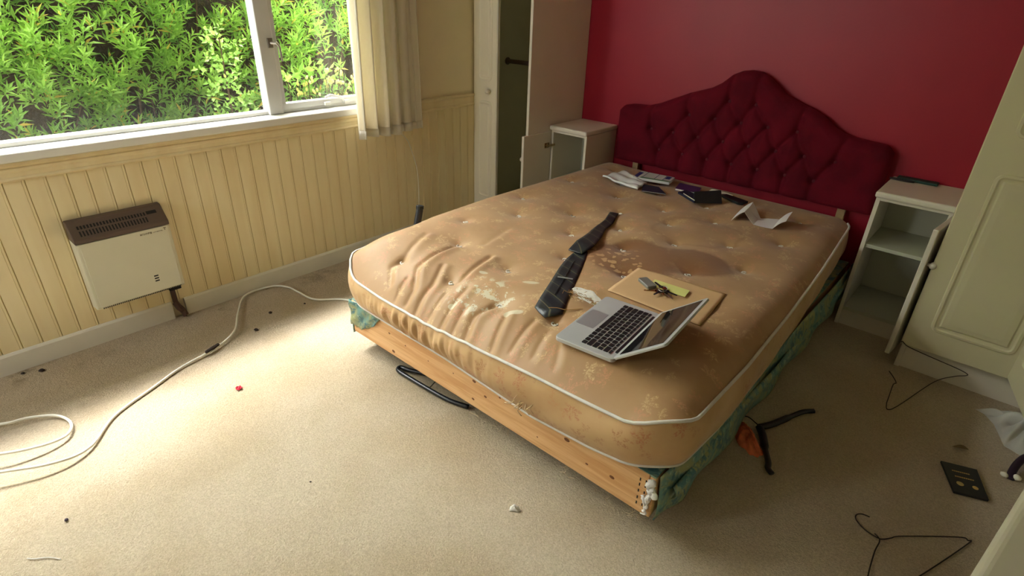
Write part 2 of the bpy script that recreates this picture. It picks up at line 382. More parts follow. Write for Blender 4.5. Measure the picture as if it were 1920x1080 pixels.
def obj(name, mb, mats, parent=None, smooth=False, bev=0, seg=2, label=None, cat=None, group=None, kind=None, uvs=None, thick=0, subd=0, auto=None, origin=None):
    me = bpy.data.meshes.new(name)
    vs = np.array(mb.v, dtype=float)
    lo, hi = vs.min(0), vs.max(0); c = Vector(((lo[0]+hi[0])/2, (lo[1]+hi[1])/2, lo[2] if parent is None else (lo[2]+hi[2])/2))
    if origin is not None: c = Vector(origin)
    me.from_pydata([tuple(p) for p in (vs-np.array(c))], [], mb.f)
    bm = bmesh.new(); bm.from_mesh(me); bmesh.ops.recalc_face_normals(bm, faces=bm.faces); bm.to_mesh(me); bm.free()
    mats = mats if isinstance(mats, (list, tuple)) else [mats]
    for m in mats: me.materials.append(m)
    if len(mats) > 1: me.polygons.foreach_set('material_index', mb.mi)
    if smooth: me.polygons.foreach_set('use_smooth', [True]*len(me.polygons))
    if uvs is not None:
        ul = me.uv_layers.new(name='UVMap'); li = np.empty(len(me.loops), dtype=int); me.loops.foreach_get('vertex_index', li)
        ul.data.foreach_set('uv', np.asarray(uvs, dtype=float)[li].ravel())
    o = bpy.data.objects.new(name, me); COL.objects.link(o); ORG[o.name] = c
    if parent is not None: o.parent = parent; o.location = c - wl(parent)
    else: o.location = c
    if thick: md = o.modifiers.new('thickness', 'SOLIDIFY'); md.thickness = thick; md.offset = 1
    if bev: md = o.modifiers.new('bevel', 'BEVEL'); md.width = bev; md.segments = seg; md.limit_method = 'ANGLE'; md.harden_normals = False
    if subd: md = o.modifiers.new('subdivision', 'SUBSURF'); md.levels = subd; md.render_levels = subd
    props(o, label, cat, group, kind); return o
def thing(name, loc, label, cat, group=None, kind=None):
    o = bpy.data.objects.new(name, None); COL.objects.link(o); o.location = loc; o.empty_display_size = .05; ORG[o.name] = Vector(loc)
    return props(o, label, cat, group, kind)
def ss(x, a, b):
    t = np.clip((np.asarray(x, float)-a)/(b-a), 0, 1); return t*t*(3-2*t)
def spline(pts, n=8, closed=False):
    """Catmull-Rom through the points"""
    P = [Vector(p) for p in pts]; out = []; N = len(P)
    for i in range(N if closed else N-1):
        p0, p1, p2, p3 = (P[(i-1) % N], P[i], P[(i+1) % N], P[(i+2) % N]) if closed else (P[max(i-1, 0)], P[i], P[i+1], P[min(i+2, N-1)])
        for k in range(n):
            t = k/n; out.append(.5*((2*p1)+(-p0+p2)*t+(2*p0-5*p1+4*p2-p3)*t*t+(-p0+3*p1-3*p2+p3)*t**3))
    if not closed: out.append(P[-1])
    return out

# ------------------------------------------------------------------ room shell
ROOM_X, ROOM_Y, ROOM_Z = 3.75, -4.6, 2.35
WY0, WY1, WZ0, WZ1 = -3.75, -1.21, .80, 2.06      # window opening
obj('floor', MB().box(0, ROOM_X, ROOM_Y, 0, -.05, 0), m_carpet, kind='structure')
obj('ceiling', MB().box(-.25, ROOM_X+.1, ROOM_Y-.1, .1, ROOM_Z, ROOM_Z+.1), m_ceiling, kind='structure')
obj('wall_back', MB().box(-.25, ROOM_X+.1, 0, .1, -.05, ROOM_Z), m_red, kind='structure')
obj('wall_right', MB().box(ROOM_X, ROOM_X+.1, ROOM_Y, 0, -.05, ROOM_Z), m_backwall, kind='structure')
F0, F1 = .30, .85      # added unseen window behind the camera, brightens the wardrobe corner
obj('wall_front', MB().box(-.25, F0, ROOM_Y-.1, ROOM_Y, -.05, ROOM_Z).box(F1, ROOM_X+.1, ROOM_Y-.1, ROOM_Y, -.05, ROOM_Z).box(F0, F1, ROOM_Y-.1, ROOM_Y, -.05, .95).box(F0, F1, ROOM_Y-.1, ROOM_Y, 2.05, ROOM_Z), m_backwall, kind='structure')
obj('added_window', MB().box(F0, F1, ROOM_Y-.08, ROOM_Y-.02, .95, 1.0).box(F0, F1, ROOM_Y-.08, ROOM_Y-.02, 2.0, 2.05).box(F0, F0+.05, ROOM_Y-.08, ROOM_Y-.02, 1.0, 2.0).box(F1-.05, F1, ROOM_Y-.08, ROOM_Y-.02, 1.0, 2.0), m_frame, kind='structure')
pl2 = bpy.data.lights.new('window_portal', 'AREA'); po2 = bpy.data.objects.new('window_portal', pl2); COL.objects.link(po2)
pl2.shape = 'RECTANGLE'; pl2.size = F1-F0; pl2.size_y = 1.1; pl2.cycles.is_portal = True; po2.location = ((F0+F1)/2, ROOM_Y-.09, 1.5); po2.rotation_euler = (PI/2, 0, 0)
b = MB().box(-.25, 0, ROOM_Y, 0, -.05, WZ0-.03).box(-.25, 0, WY1, 0, WZ0-.03, ROOM_Z).box(-.25, 0, ROOM_Y, WY0, WZ0-.03, ROOM_Z).box(-.25, 0, WY0, WY1, WZ1, ROOM_Z)
wall_l = obj('wall_left', b, m_upper, kind='structure')
# tongue and groove boards, one continuous skin with beaded joints
prof = []; y = ROOM_Y
TH = .012
while y < -.54:
    prof += [(y, TH), (y+.049, TH), (y+.0500, TH-.0015), (y+.0512, TH-.0015), (y+.0522, TH), (y+.0572, TH), (y+.0586, TH-.004), (y+.0601, TH-.004)]
    y += .0615
prof = [p for p in prof if p[0] < -.535] + [(-.535, TH)]
mb = MB(); vs = []; fs = []; n = len(prof)
for (yy, xx) in prof: vs += [(xx, yy, .08), (xx, yy, .735)]
for i in range(n-1): fs.append((2*i, 2*i+2, 2*i+3, 2*i+1))
mis = [1 if prof[i][1] < TH-.003 and prof[i+1][1] < TH-.003 else 0 for i in range(n-1)]
mb.add(vs, fs); mb.mi = mis
obj('wainscot_boards', mb, [m_wains, m_groove], wall_l)
# skirting with a gap where the heater pipe comes down
SK = [(0, .0), (.018, 0), (.018, .072), (.014, .082), (.006, .086), (0, .086)]
obj('baseboard_left', MB().prism([(p[0], p[1]) for p in SK], ROOM_Y, -2.425, 'y').prism(SK, -2.372, -.535, 'y'), m_skirt, kind='structure')
# dado rail / window apron
DP = [(0, .700), (.018, .700), (.022, .706), (.018, .712), (.014, .714), (.014, .728), (.018, .734), (.018, .742), (.014, .746), (.02, .752), (.026, .756), (.026, .764), (0, .77)]
obj('trim_1', MB().prism([(p[0], p[1]) for p in DP], ROOM_Y, -1.21, 'y'), m_wains, kind='structure')
DR = [(0, .722), (.016, .722), (.020, .729), (.016, .736), (.013, .738), (.013, .772), (.02, .778), (.024, .784), (.02, .79), (0, .792)]
obj('trim_2', MB().prism([(p[0], p[1]) for p in DR], -1.21, -.535, 'y'), m_wains, kind='structure')
# window
win = thing('window_1', (-.06, (WY0+WY1)/2, WZ0), 'wide white casement window looking on to a green hedge', 'window', kind='structure')
obj('window_sill', MB().box(-.2, .036, WY0-.05, WY1+.05, WZ0-.035, WZ0), m_sill, win, bev=.008, seg=3)
GX = -.06
fr = MB().box(GX-.04, GX+.02, WY0, WY0+.05, WZ0, WZ1).box(GX-.04, GX+.02, WY1-.045, WY1, WZ0, WZ1).box(GX-.04, GX+.02, WY0, WY1, WZ1-.05, WZ1).box(GX-.04, GX+.006, WY0, WY1, WZ0, WZ0+.016)
obj('window_frame', fr, m_frame, win, bev=.003)
obj('mullion', MB().box(GX-.04, GX+.025, -1.812, -1.745, WZ0, WZ1-.05), m_frame, win, bev=.004)
cs = MB().box(GX-.03, GX+.012, -1.745, WY1-.045, WZ0+.014, WZ0+.042).box(GX-.03, GX+.012, -1.300, WY1-.045, WZ0+.04, WZ1-.05).box(GX-.03, GX+.012, -1.745, WY1-.045, WZ1-.09, WZ1-.05).box(GX-.03, GX+.012, -1.745, -1.722, WZ0+.04, WZ1-.05)
case = obj('casement', cs, m_frame, win, bev=.003)
obj('pane', MB().box(GX-.012, GX-.008, WY0+.05, -1.812, WZ0+.016, WZ1-.05), m_glass, win)
obj('pane', MB().box(GX-.012, GX-.008, -1.722, -1.300, WZ0+.042, WZ1-.09), m_glass, win)
lt = MB().box(GX+.025, GX+.033, -1.775, -1.752, 1.085, 1.125).tube([(GX+.03, -1.762, 1.105), (GX+.05, -1.745, 1.105), (GX+.052, -1.735, 1.09), (GX+.05, -1.73, 1.03)], [.006, .007, .006, .005], 8)
obj('window_latch', lt, m_metal, win, bev=.001, label='metal casement latch on the mullion')
st = MB().tube([(GX+.018, -1.52, .850), (GX+.03, -1.50, .862), (GX+.03, -1.44, .846), (GX+.018, -1.42, .828)], .006, 8).box(GX+.012, GX+.03, -1.53, -1.50, .815, .83).box(GX+.012, GX+.03, -1.42, -1.395, .815, .83)
obj('casement_stay', st, m_frame, win, label='casement stay on the lower rail')

# ------------------------------------------------------------------ garden outside
obj('ground', MB().box(-8, -.25, -9, 5, -.25, -.15), m_earth, kind='structure')
obj('roof_eaves', MB().box(-.55, -.25, -7, 2, 2.30, 2.42), m_frame, kind='structure')
def leaf_mesh(sprigs, L, W, per, bend, seed, width_peak=.45, tipz=0):
    """lance leaves in whorls along short stems; returns verts, faces, tint per vertex"""
    r = np.random.default_rng(seed); V = []; Fc = []; T = []; k = 0
    for (p, d, size, tint) in sprigs:
        d = Vector(d).normalized(); u = d.orthogonal().normalized(); v_ = d.cross(u)
        ph = r.uniform(0, 6.28)
        nl = per
        for i in range(nl):
            tt = i/nl; an = ph + i*2.4
            out = (u*math.cos(an)+v_*math.sin(an))
            base = Vector(p) + d*(tt*.09*size)
            tl = .35+.9*tt
            ld = (out*(1.15-.75*tt) + d*(.35+tl*.6)).normalized()
            side = ld.cross(d); side = side.normalized() if side.length > 1e-4 else u
            nrm = side.cross(ld)
            l_ = L*size*r.uniform(.75, 1.15)*(1-.35*tt); w_ = W*size*r.uniform(.85, 1.15)*(1-.25*tt)
            pts = [base, base+ld*l_*.45+side*w_*.5+nrm*l_*.03, base+ld*l_*.45-side*w_*.5+nrm*l_*.03, base+ld*l_*.5-nrm*w_*.12, base+ld*l_-nrm*l_*bend]
            V += [tuple(q) for q in pts]; Fc += [(k, k+1, k+3), (k, k+3, k+2), (k+1, k+4, k+3), (k+3, k+4, k+2)]
            ti = min(1, max(0, tint + r.uniform(-.18, .18))); 
            if r.random() < .03: ti = .97
            T += [ti]*5; k += 5
    return V, Fc, T
def leaf_obj(name, data, m, parent):
    V, Fc, T = data; me = bpy.data.meshes.new(name); c = wl(parent)
    me.from_pydata([tuple(Vector(p)-c) for p in V], [], Fc); me.materials.append(m)
    at = me.attributes.new('tint', 'FLOAT', 'POINT'); at.data.foreach_set('value', T)
    o = bpy.data.objects.new(name, me); COL.objects.link(o); o.parent = parent; ORG[o.name] = c; return o
hedge = thing('garden_hedge', (-1.1, -1.9, -.15), 'dense green leafy hedge growing close outside the window', 'hedge')
def hfront(y, z):   # front face of the hedge
    return -.70 - .12*(math.sin(y*2.3+z*1.7)+math.sin(y*5.1-z*3.3+1)*.6) - .28*max(0, min(z, 1.5)-.75) - .12*max(0, z-1.5)
sp = []
for i in range(3000):
    yy = rng.uniform(-4.2, .9); zz = rng.uniform(.1, 1.62) if i % 5 else rng.uniform(.8, 1.6)
    dens = math.sin(yy*3.1+zz*2.0)*.5+math.sin(yy*6.3-zz*4.1+2)*.5
    if dens < (-.10 if zz < 1.05 else -.30) and rng.random() < .8 and zz < 1.25: continue
    xx = hfront(yy, zz) - abs(rng.normal(0, .05))
    d = (rng.uniform(.3, .9), rng.normal(0, .35), rng.uniform(.5, 1.1))
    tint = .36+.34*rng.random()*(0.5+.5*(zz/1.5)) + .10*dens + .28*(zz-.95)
    sp.append(((xx, yy, zz), d, rng.uniform(.75, 1.15), tint))
for i in range(900):    # the top, leaning back
    yy = rng.uniform(-4.2, .9); xx = rng.uniform(-1.9, -1.0); zz = 2.22 + rng.normal(0, .05) - .2*max(0, -xx-1.4)
    sp.append(((xx, yy, zz), (rng.normal(0, .3), rng.normal(0, .3), 1), rng.uniform(.8, 1.2), .55+.3*rng.random()))
for i in range(700):    # the upper face above the view through the window
    yy = rng.uniform(-4.2, .9); zz = rng.uniform(1.55, 2.2)
    sp.append(((hfront(yy, zz)-abs(rng.normal(0, .05)), yy, zz), (rng.uniform(.3, .9), rng.normal(0, .35), rng.uniform(.5, 1.1)), rng.uniform(.8, 1.2), .5+.3*rng.random()))
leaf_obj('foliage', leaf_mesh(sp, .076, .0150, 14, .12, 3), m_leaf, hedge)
sp2 = []
for i in range(900):
    yy = rng.uniform(-4.2, .9); zz = rng.uniform(0, 1.5)
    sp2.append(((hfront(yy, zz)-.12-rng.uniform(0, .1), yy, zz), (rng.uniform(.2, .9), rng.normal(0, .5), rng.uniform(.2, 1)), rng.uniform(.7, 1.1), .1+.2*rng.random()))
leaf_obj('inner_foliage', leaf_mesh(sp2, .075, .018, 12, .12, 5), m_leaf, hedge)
mb = MB()
for i in range(150):
    yy = rng.uniform(-4.2, .9); z0 = rng.uniform(-.15, .7); z1 = z0+rng.uniform(.3, .7); xx = hfront(yy, z1)-.12
    dy = rng.normal(0, .12)
    mb.tube([(xx-.1, yy, z0), (xx-.03, yy+dy*.6, (z0+z1)/2), (xx+.06, yy+dy, z1)], [.006, .005, .003], 5)
obj('branch_tangle', mb, m_stem, hedge)
mb = MB().grid(lambda u, v: (hfront(-4.4+5.5*u, -.15+2.3*v)-.26+.03*math.sin(u*90)*math.cos(v*31), -4.4+5.5*u, -.15+2.3*v), 90, 40)
mb.box(-2.1, -1.40, -4.4, 1.1, -.15, 2.1)  # opaque box added inside the hedge to block the low sky
obj('hedge_core', mb, m_hcore, hedge)
# round leaved plant left of the mullion and the budding plant right of it
rp = thing('round_leaved_shrub', (-.40, -1.78, -.15), 'bright round leaved plant outside just left of the window mullion', 'shrub')
sp = []
for i in range(48):
    z_ = rng.uniform(.70, 1.12); sp.append(((-.47+rng.normal(0, .04), -1.80+rng.normal(0, .05)-.02*(z_-.9), z_), (rng.uniform(.2, .8), rng.normal(0, .5), rng.uniform(.2, .9)), rng.uniform(.6, 1.0), .4+.4*rng.random()))
leaf_obj('foliage', leaf_mesh(sp, .040, .024, 6, .15, 9), m_leaf2, rp)
obj('stem', MB().tube([(-.47, -1.78, -.15), (-.48, -1.80, .5), (-.46, -1.80, 1.1)], [.008, .006, .003], 6), m_stem, rp)
bp_ = thing('budding_shrub', (-.38, -1.45, -.15), 'shrub with cream buds outside behind the right window pane', 'shrub')
sp = []; bud = MB(); stm = MB()
for i in range(40):
    yb = rng.uniform(-1.68, -1.02); zb = rng.uniform(.66, .90); xb = -.46+rng.normal(0, .04)
    sp.append(((xb, yb, zb-.05), (rng.normal(0, .4), rng.normal(0, .4), 1), rng.uniform(.35, .65), .15+.35*rng.random()))
    stm.tube([(xb-.03, yb+.02, .3), (xb, yb, zb)], .0025, 5)
    for k in range(4):
        bud.lathe([(.001, 0), (.006, .006), (.007, .014), (.003, .022)], (xb+rng.normal(0, .012), yb+rng.normal(0, .015), zb+rng.uniform(-.02, .02)), (rng.normal(0, .3), rng.normal(0, .3), 1), 6)
for i in range(8):
    sp.append(((-.46+rng.normal(0, .03), rng.uniform(-1.65, -1.2), .90+rng.normal(0, .02)), (rng.uniform(-.1, .2), rng.choice([-1, 1]), rng.uniform(0, .4)), 1.3, .6))
leaf_obj('foliage', leaf_mesh(sp, .06, .022, 7, .2, 12), m_leaf2, bp_)
obj('stem', stm, m_stem, bp_); obj('bud', bud, m_bud, bp_, smooth=True, kind='stuff', label='cream flower buds')

# ------------------------------------------------------------------ curtain
def curt(u, v):
    yb = -1.415 + u*.375; fold = math.sin(u*2*PI*5.3+.6*math.sin(3*u))
    amp = .036*(.6+.4*v)*(1-.45*(u > .78)) 
    sq = math.copysign(abs(fold)**.75, fold)
    z = .655 + v*1.42
    spread = 1+.10*(1-v)
    return (.085 + amp*sq*.9 + .012*math.sin(u*37), -1.23+(yb+1.23)*spread + .008*math.sin(u*2*PI*5.3*2), z + .006*math.sin(u*9)*(1-v))
mb = MB().grid(curt, 150, 30)
cur = thing('curtain', (.085, -1.23, .655), 'pleated cream linen curtain hanging right of the window', 'curtain')
obj('curtain_cloth', mb, m_curtain, cur, smooth=True, thick=.003)
mb = MB().grid(lambda u, v: (lambda p: (p[0]+.004, p[1], .655+.045*v+.006*math.sin(u*9)*(1-v)))(curt(u, v*.03)), 150, 2)
obj('curtain_hem', mb, m_curtain, cur, smooth=True, thick=.002)
rail = thing('curtain_rail', (.085, -2.4, 2.09), 'white curtain rail above the window', 'curtain rail')
obj('rail_bar', MB().tube([(.085, -4.0, 2.09), (.085, -1.0, 2.09)], .014, 12), m_frame, rail)
for yy in (-3.8, -2.4, -1.02): obj('bracket', MB().box(0, .085, yy-.01, yy+.01, 2.08, 2.10), m_frame, rail)
obj('thin_cord', MB().tube(spline([(.045, -1.17, .66), (.040, -1.10, .60), (.03, -1.06, .52), (.026, -1.028, .42), (.026, -1.022, .30), (.026, -1.03, .12), (.026, -1.04, .004)], 6), .0022, 6), m_cable, smooth=True,
    label='thin white cord dangling below the curtain against the boarded wall', cat='cord')

# ------------------------------------------------------------------ panel heater on the boards
ht = thing('panel_heater', (.012, -2.53, .155), 'white electric panel heater with brown louvre top on the boarded wall', 'heater')
HY0, HY1, HZ0, HZ1 = -2.695, -2.372, .165, .53
obj('casing', MB().prism([(.012, HZ0), (.085, HZ0+.012), (.092, HZ0+.02), (.092, HZ1-.075), (.012, HZ1-.075)], HY0, HY1, 'y'), m_heat, ht, bev=.004)
obj('front_panel', MB().box(.0925, .096, HY0+.012, HY1-.012, HZ0+.022, HZ1-.076), m_heat, ht, bev=.002)
TOP = [(.012, HZ1-.0745), (.096, HZ1-.0745), (.096, HZ1-.058), (.046, HZ1-.006), (.038, HZ1), (.012, HZ1)]
top = obj('louvre_top', MB().prism(TOP, HY0, HY1, 'y'), m_brown, ht, bev=.003, label='brown louvred top grille')
dx, dz = .046-.096, (HZ1-.006)-(HZ1-.058); ln_ = math.hypot(dx, dz); ux, uz = dx/ln_, dz/ln_; nx, nz = uz, -ux
slots = MB()
def slot(yc, s0, s1, wd):
    q = [(.096+ux*s+nx*o, HZ1-.058+uz*s+nz*o) for s, o in ((s0, .0006), (s1, .0006), (s1, -.003), (s0, -.003))]
    slots.prism([(a_[0], a_[1]) for a_ in q], yc-wd/2, yc+wd/2, 'y')
for k in range(22):
    yc = HY0+.03+k*.0106; slot(yc, .012, .034, .005); slot(yc, .042, .056, .006)
obj('vent_slot', slots, m_dark, top, kind='stuff')
obj('thermostat_window', MB().box(0, .001, 0, 0, 0, 0) if False else MB().prism([(.096+ux*s+nx*o, HZ1-.058+uz*s+nz*o) for s, o in ((.044, .0008), (.058, .0008), (.058, -.003), (.044, -.003))], HY1-.062, HY1-.026, 'y'), m_dark, top)
for k in range(3): obj('vent_mark', MB().box(.0955, .0966, HY1-.106, HY1-.090, HZ0+.066+k*.011, HZ0+.0715+k*.011), m_dark, ht)
g = MB()
for k in range(44): g.prism([(.081, HZ0+.011), (.0850, HZ0+.0105), (.0925, HZ0+.0185), (.088, HZ0+.0195)], HY0+.02+k*.0066, HY0+.0232+k*.0066, 'y')
obj('bottom_grille', g, m_dark, ht, kind='stuff')
# small grey lettering under the louvre, too small in the photo to spell out
lr = random.Random(3)
def lettering(name, y0, n, cw, hgt, z0):
    g_ = MB()
    for k in range(n):
        y = y0+k*cw
        g_.box(.0959, .0964, y, y+cw*.18, z0, z0+hgt)
        if lr.random() < .7: g_.box(.0959, .0964, y+cw*.18, y+cw*.72, z0+hgt*lr.choice((0, .42, .84)), z0+hgt*lr.choice((0, .42, .84))+hgt*.16)
        if lr.random() < .6: g_.box(.0959, .0964, y+cw*.6, y+cw*.75, z0, z0+hgt)
    obj(name, g_, m_text, ht)
lettering('maker_lettering', HY1-.112, 6, .0072, .008, HZ1-.096)
lettering('model_lettering', HY1-.066, 10, .0036, .0045, HZ1-.0945)
obj('emblem', MB().box(.0959, .0964, HY1-.027, HY1-.017, HZ1-.085, HZ1-.082).box(.0959, .0964, HY1-.0235, HY1-.0205, HZ1-.093, HZ1-.085), m_text, ht)
tk = thing('heater_trunking', (.02, -2.40, 0), 'short brown cable trunk running from the heater down through the skirting', 'cable trunk')
obj('trunk', MB().box(.012, .030, -2.418, -2.400, .075, .150), m_brownpipe, tk, bev=.003)
obj('junction_box', MB().box(.014, .05, -2.425, -2.378, .147, .164), m_dark, tk, bev=.003)
obj('frayed_flex', MB().tube(spline([(.021, -2.41, .078), (.03, -2.402, .05), (.024, -2.39, .03), (.034, -2.385, .008)], 5), [.013]*16, 7).tube(spline([(.018, -2.40, .06), (.03, -2.388, .035), (.04, -2.392, .006)], 5), .007, 6), m_brownpipe, tk)

# ------------------------------------------------------------------ wardrobes and cabinets
def panel_door(name, x0, x1, yf, z0, z1, parent, m, panels, th=.02, xf=None):
    """a door facing -Y at y=yf with moulded panels set in it"""
    d = MB().box(x0, x1, yf, yf+th, z0, z1, xf=xf)
    o = obj(name, d, m, parent, bev=.004)
    for (a0, a1, b0, b1) in panels:
        def ring(off, yy, rad=.03):
            pts = []
            for (cx_, cz_, a_) in ((a1-rad, b1-rad, 0), (a0+rad, b1-rad, PI/2), (a0+rad, b0+rad, PI), (a1-rad, b0+rad, 1.5*PI)):
                for k in range(6):
                    an = a_+k*PI/10; pts.append((cx_+(rad-off)*math.cos(an), yy, cz_+(rad-off)*math.sin(an)))
            return pts
        prof_ = [(0, yf+.001), (.004, yf-.004), (.012, yf-.005), (.018, yf-.001), (.026, yf+.0004), (.032, yf-.004), (.05, yf-.006)]
        vs_ = []; 
        for off, yy in prof_: vs_ += ring(min(off, .029) if off < .03 else off, yy, .03 if off < .03 else max(.03, off+.004))
        nn = 24; fs_ = [(i*nn+k, i*nn+(k+1) % nn, (i+1)*nn+(k+1) % nn, (i+1)*nn+k) for i in range(len(prof_)-1) for k in range(nn)]
        fs_.append(tuple((len(prof_)-1)*nn+k for k in range(nn)))
        mm = MB()
        if xf: vs_ = [tuple(xf @ Vector(p)) for p in vs_]
        mm.add(vs_, fs_); obj('moulded_panel', mm, m, o, smooth=False)
    return o
def knob(parent, c, ax, r=.014, m=None):
    return obj('knob', MB().lathe([(.006, 0), (.006, .008), (r*.8, .012), (r, .020), (r*.85, .028), (r*.3, .032)], c, ax, 14), m or m_white, parent, smooth=True)
WX = .437; WD = .532; TOPZ = ROOM_Z-.002
wl_ = thing('fitted_wardrobe', (.22, -.27, 0), 'tall white fitted wardrobe with an open doorway in the corner left of the bed', 'wardrobe')
obj('side_panel', MB().box(WX-.018, WX, -WD, -.002, 0, TOPZ), m_white, wl_, bev=.002)
obj('back_panel', MB().box(.004, WX-.018, -.012, -.002, .08, TOPZ), m_wardin, wl_)
obj('inner_panel', MB().box(.003, .018, -WD, -.012, .08, TOPZ), m_wardin, wl_)
obj('inner_lining', MB().box(WX-.024, WX-.0185, -WD+.01, -.013, .08, TOPZ), m_wardin, wl_)
obj('base_shelf', MB().box(.018, WX-.024, -WD, -.012, .07, .09), m_wardin, wl_)
obj('plinth', MB().box(.004, WX-.018, -WD+.02, -WD+.035, 0, .07), m_white, wl_)
d = panel_door('door', .014, .196, -WD-.021, .095, TOPZ-.03, wl_, m_cream_white, [(.05, .166, .16, .76), (.05, .166, .87, 1.95)])
obj('door_edging', MB().box(.1965, .204, -WD-.021, -WD-.001, .095, TOPZ-.03), m_white, d, bev=.002)
knob(d, (.145, -WD-.021, .817), (0, -1, 0), .015)
obj('hanging_rail', MB().tube([(.020, -.262, .958), (WX-.026, -.262, .958)], .013, 10).lathe([(.022, 0), (.022, .006)], (.018, -.262, .958), (1, 0, 0), 12), m_brown, wl_, smooth=False, label='dark metal hanging rail')

def bedside(name, x0, x1, hinge, label, shelf_z, door_ang, door_w):
    t = thing(name, ((x0+x1)/2, -.17, 0), label, 'bedside cabinet')
    D = .322; T = .016; Z = .612
    obj('side_panel', MB().box(x0, x0+T, -D, -.004, 0, Z), m_white, t, bev=.001)
    obj('side_panel', MB().box(x1-T, x1, -D, -.004, 0, Z), m_white, t, bev=.001)
    obj('back_panel', MB().box(x0+T, x1-T, -.012, -.004, .07, Z), m_white_in, t)
    obj('shelf', MB().box(x0+T, x1-T, -D+.012, -.012, shelf_z, shelf_z+.016), m_white_in, t, bev=.001)
    obj('bottom_panel', MB().box(x0+T, x1-T, -D, -.012, .075, .091), m_white_in, t, bev=.001)
    obj('plinth', MB().box(x0+T, x1-T, -D+.006, -D+.020, 0, .075), m_white, t, bev=.001)
    obj('rail', MB().box(x0+T, x1-T, -D, -D+.016, Z-.012, Z), m_white, t)
    obj('top', MB().box(x0-.006, x1+.006, -D-.018, -.003, Z+.001, .640), m_white, t, bev=.009, seg=4)
    # door swung open about its hinge
    hx = x0+.003 if hinge < 0 else x1-.003
    sgn = 1 if hinge < 0 else -1
    xf = Matrix.Translation((hx, -D-.004, 0)) @ Matrix.Rotation(math.radians(door_ang)*(-1 if hinge < 0 else 1), 4, 'Z')
    # closed: door spans from hinge toward the other side, outside face -Y
    a0, a1 = (0, door_w) if hinge < 0 else (-door_w, 0)
    dm = MB().box(a0, a1, -.018, 0, .062, .604, xf=xf)
    d_ = obj('door', dm, m_white, t, bev=.003)
    kx = a1-.03 if hinge < 0 else a0+.03
    kc = xf @ Vector((kx, -.018, .46)); kd = (xf.to_3x3() @ Vector((0, -1, 0)))
    obj('knob', MB().lathe([(.006, 0), (.006, .008), (.012, .012), (.014, .020), (.012, .027), (.004, .031)], kc, kd, 14), m_white, d_, smooth=True)
    return t, d_, xf
BL, dL, xfL = bedside('bedside_cabinet', .446, .703, -1, 'white bedside cabinet with its door open beside the tall wardrobe', .30, 92, .245)
hm = MB(); hm.lathe([(.012, 0), (.012, .012), (.006, .014)], xfL @ Vector((.045, .001, .525)), xfL.to_3x3() @ Vector((0, 1, 0)), 12); hm.box(.02, .06, 0, .003, .51, .54, xf=xfL).box(-.02, .04, .010, .016, .518, .530, xf=xfL)
obj('hinge', hm, m_brass, dL, label='brass hinge inside the open door')
BR, dR, xfR = bedside('bedside_cabinet', 2.188, 2.462, 1, 'white bedside cabinet with empty open shelves right of the bed', .385, 83, .25)
obj('green_folder', MB().box(2.205, 2.36, -.065, -.02, .6405, .652), m_dgreen, bev=.003, label='dark green folded card at the back of the right bedside cabinet top', cat='folder')
obj('black_strap', MB().tube(spline([(2.19, -.085, .645), (2.25, -.088, .645), (2.275, -.075, .645), (2.25, -.066, .645), (2.19, -.07, .645)], 6, True), .0035, 6, closed=True), m_leather, smooth=True, label='thin black strap loop in front of the green card', cat='strap')

RX0 = 2.4725
wr = thing('fitted_wardrobe', (2.95, -.27, 0), 'cream panelled fitted wardrobe filling the wall right of the bed', 'wardrobe')
obj('side_panel', MB().box(RX0, RX0+.018, -WD+.002, -.004, 0, TOPZ), m_white, wr, bev=.001)
obj('back_panel', MB().box(RX0+.018, ROOM_X-.004, -.014, -.004, .09, TOPZ), m_wardin, wr)
obj('base_shelf', MB().box(RX0+.018, ROOM_X-.004, -WD+.03, -.014, .09, .108), m_wardin, wr)
obj('plinth', MB().box(RX0+.018, ROOM_X-.004, -WD+.012, -WD+.028, 0, .108), m_white, wr)
obj('divider', MB().box(2.822, 2.838, -WD+.004, -.014, .108, TOPZ), m_wardin, wr)
obj('top_panel', MB().box(RX0+.018, ROOM_X-.004, -WD+.004, -.014, TOPZ-.03, TOPZ), m_white, wr)
d1 = panel_door('door', RX0-.006, 2.818, -WD-.020, .113, TOPZ-.02, wr, m_cream_paint, [(RX0+.062, 2.800, .205, .835), (RX0+.062, 2.800, .95, 2.10)])
knob(d1, (2.808, -WD-.020, .9), (0, -1, 0), .015)
xf2 = Matrix.Translation((2.826, -WD-.004, 0)) @ Matrix.Rotation(math.radians(-77), 4, 'Z')
d2 = panel_door('door', 0, .345, -.02, .118, TOPZ-.02, wr, m_cream_paint, [(.062, .283, .205, .835), (.062, .283, .95, 2.10)], xf=xf2)
d3 = panel_door('door', 3.19, ROOM_X-.006, -WD-.020, .113, TOPZ-.02, wr, m_cream_paint, [(3.252, 3.68, .205, .835), (3.252, 3.68, .95, 2.10)])

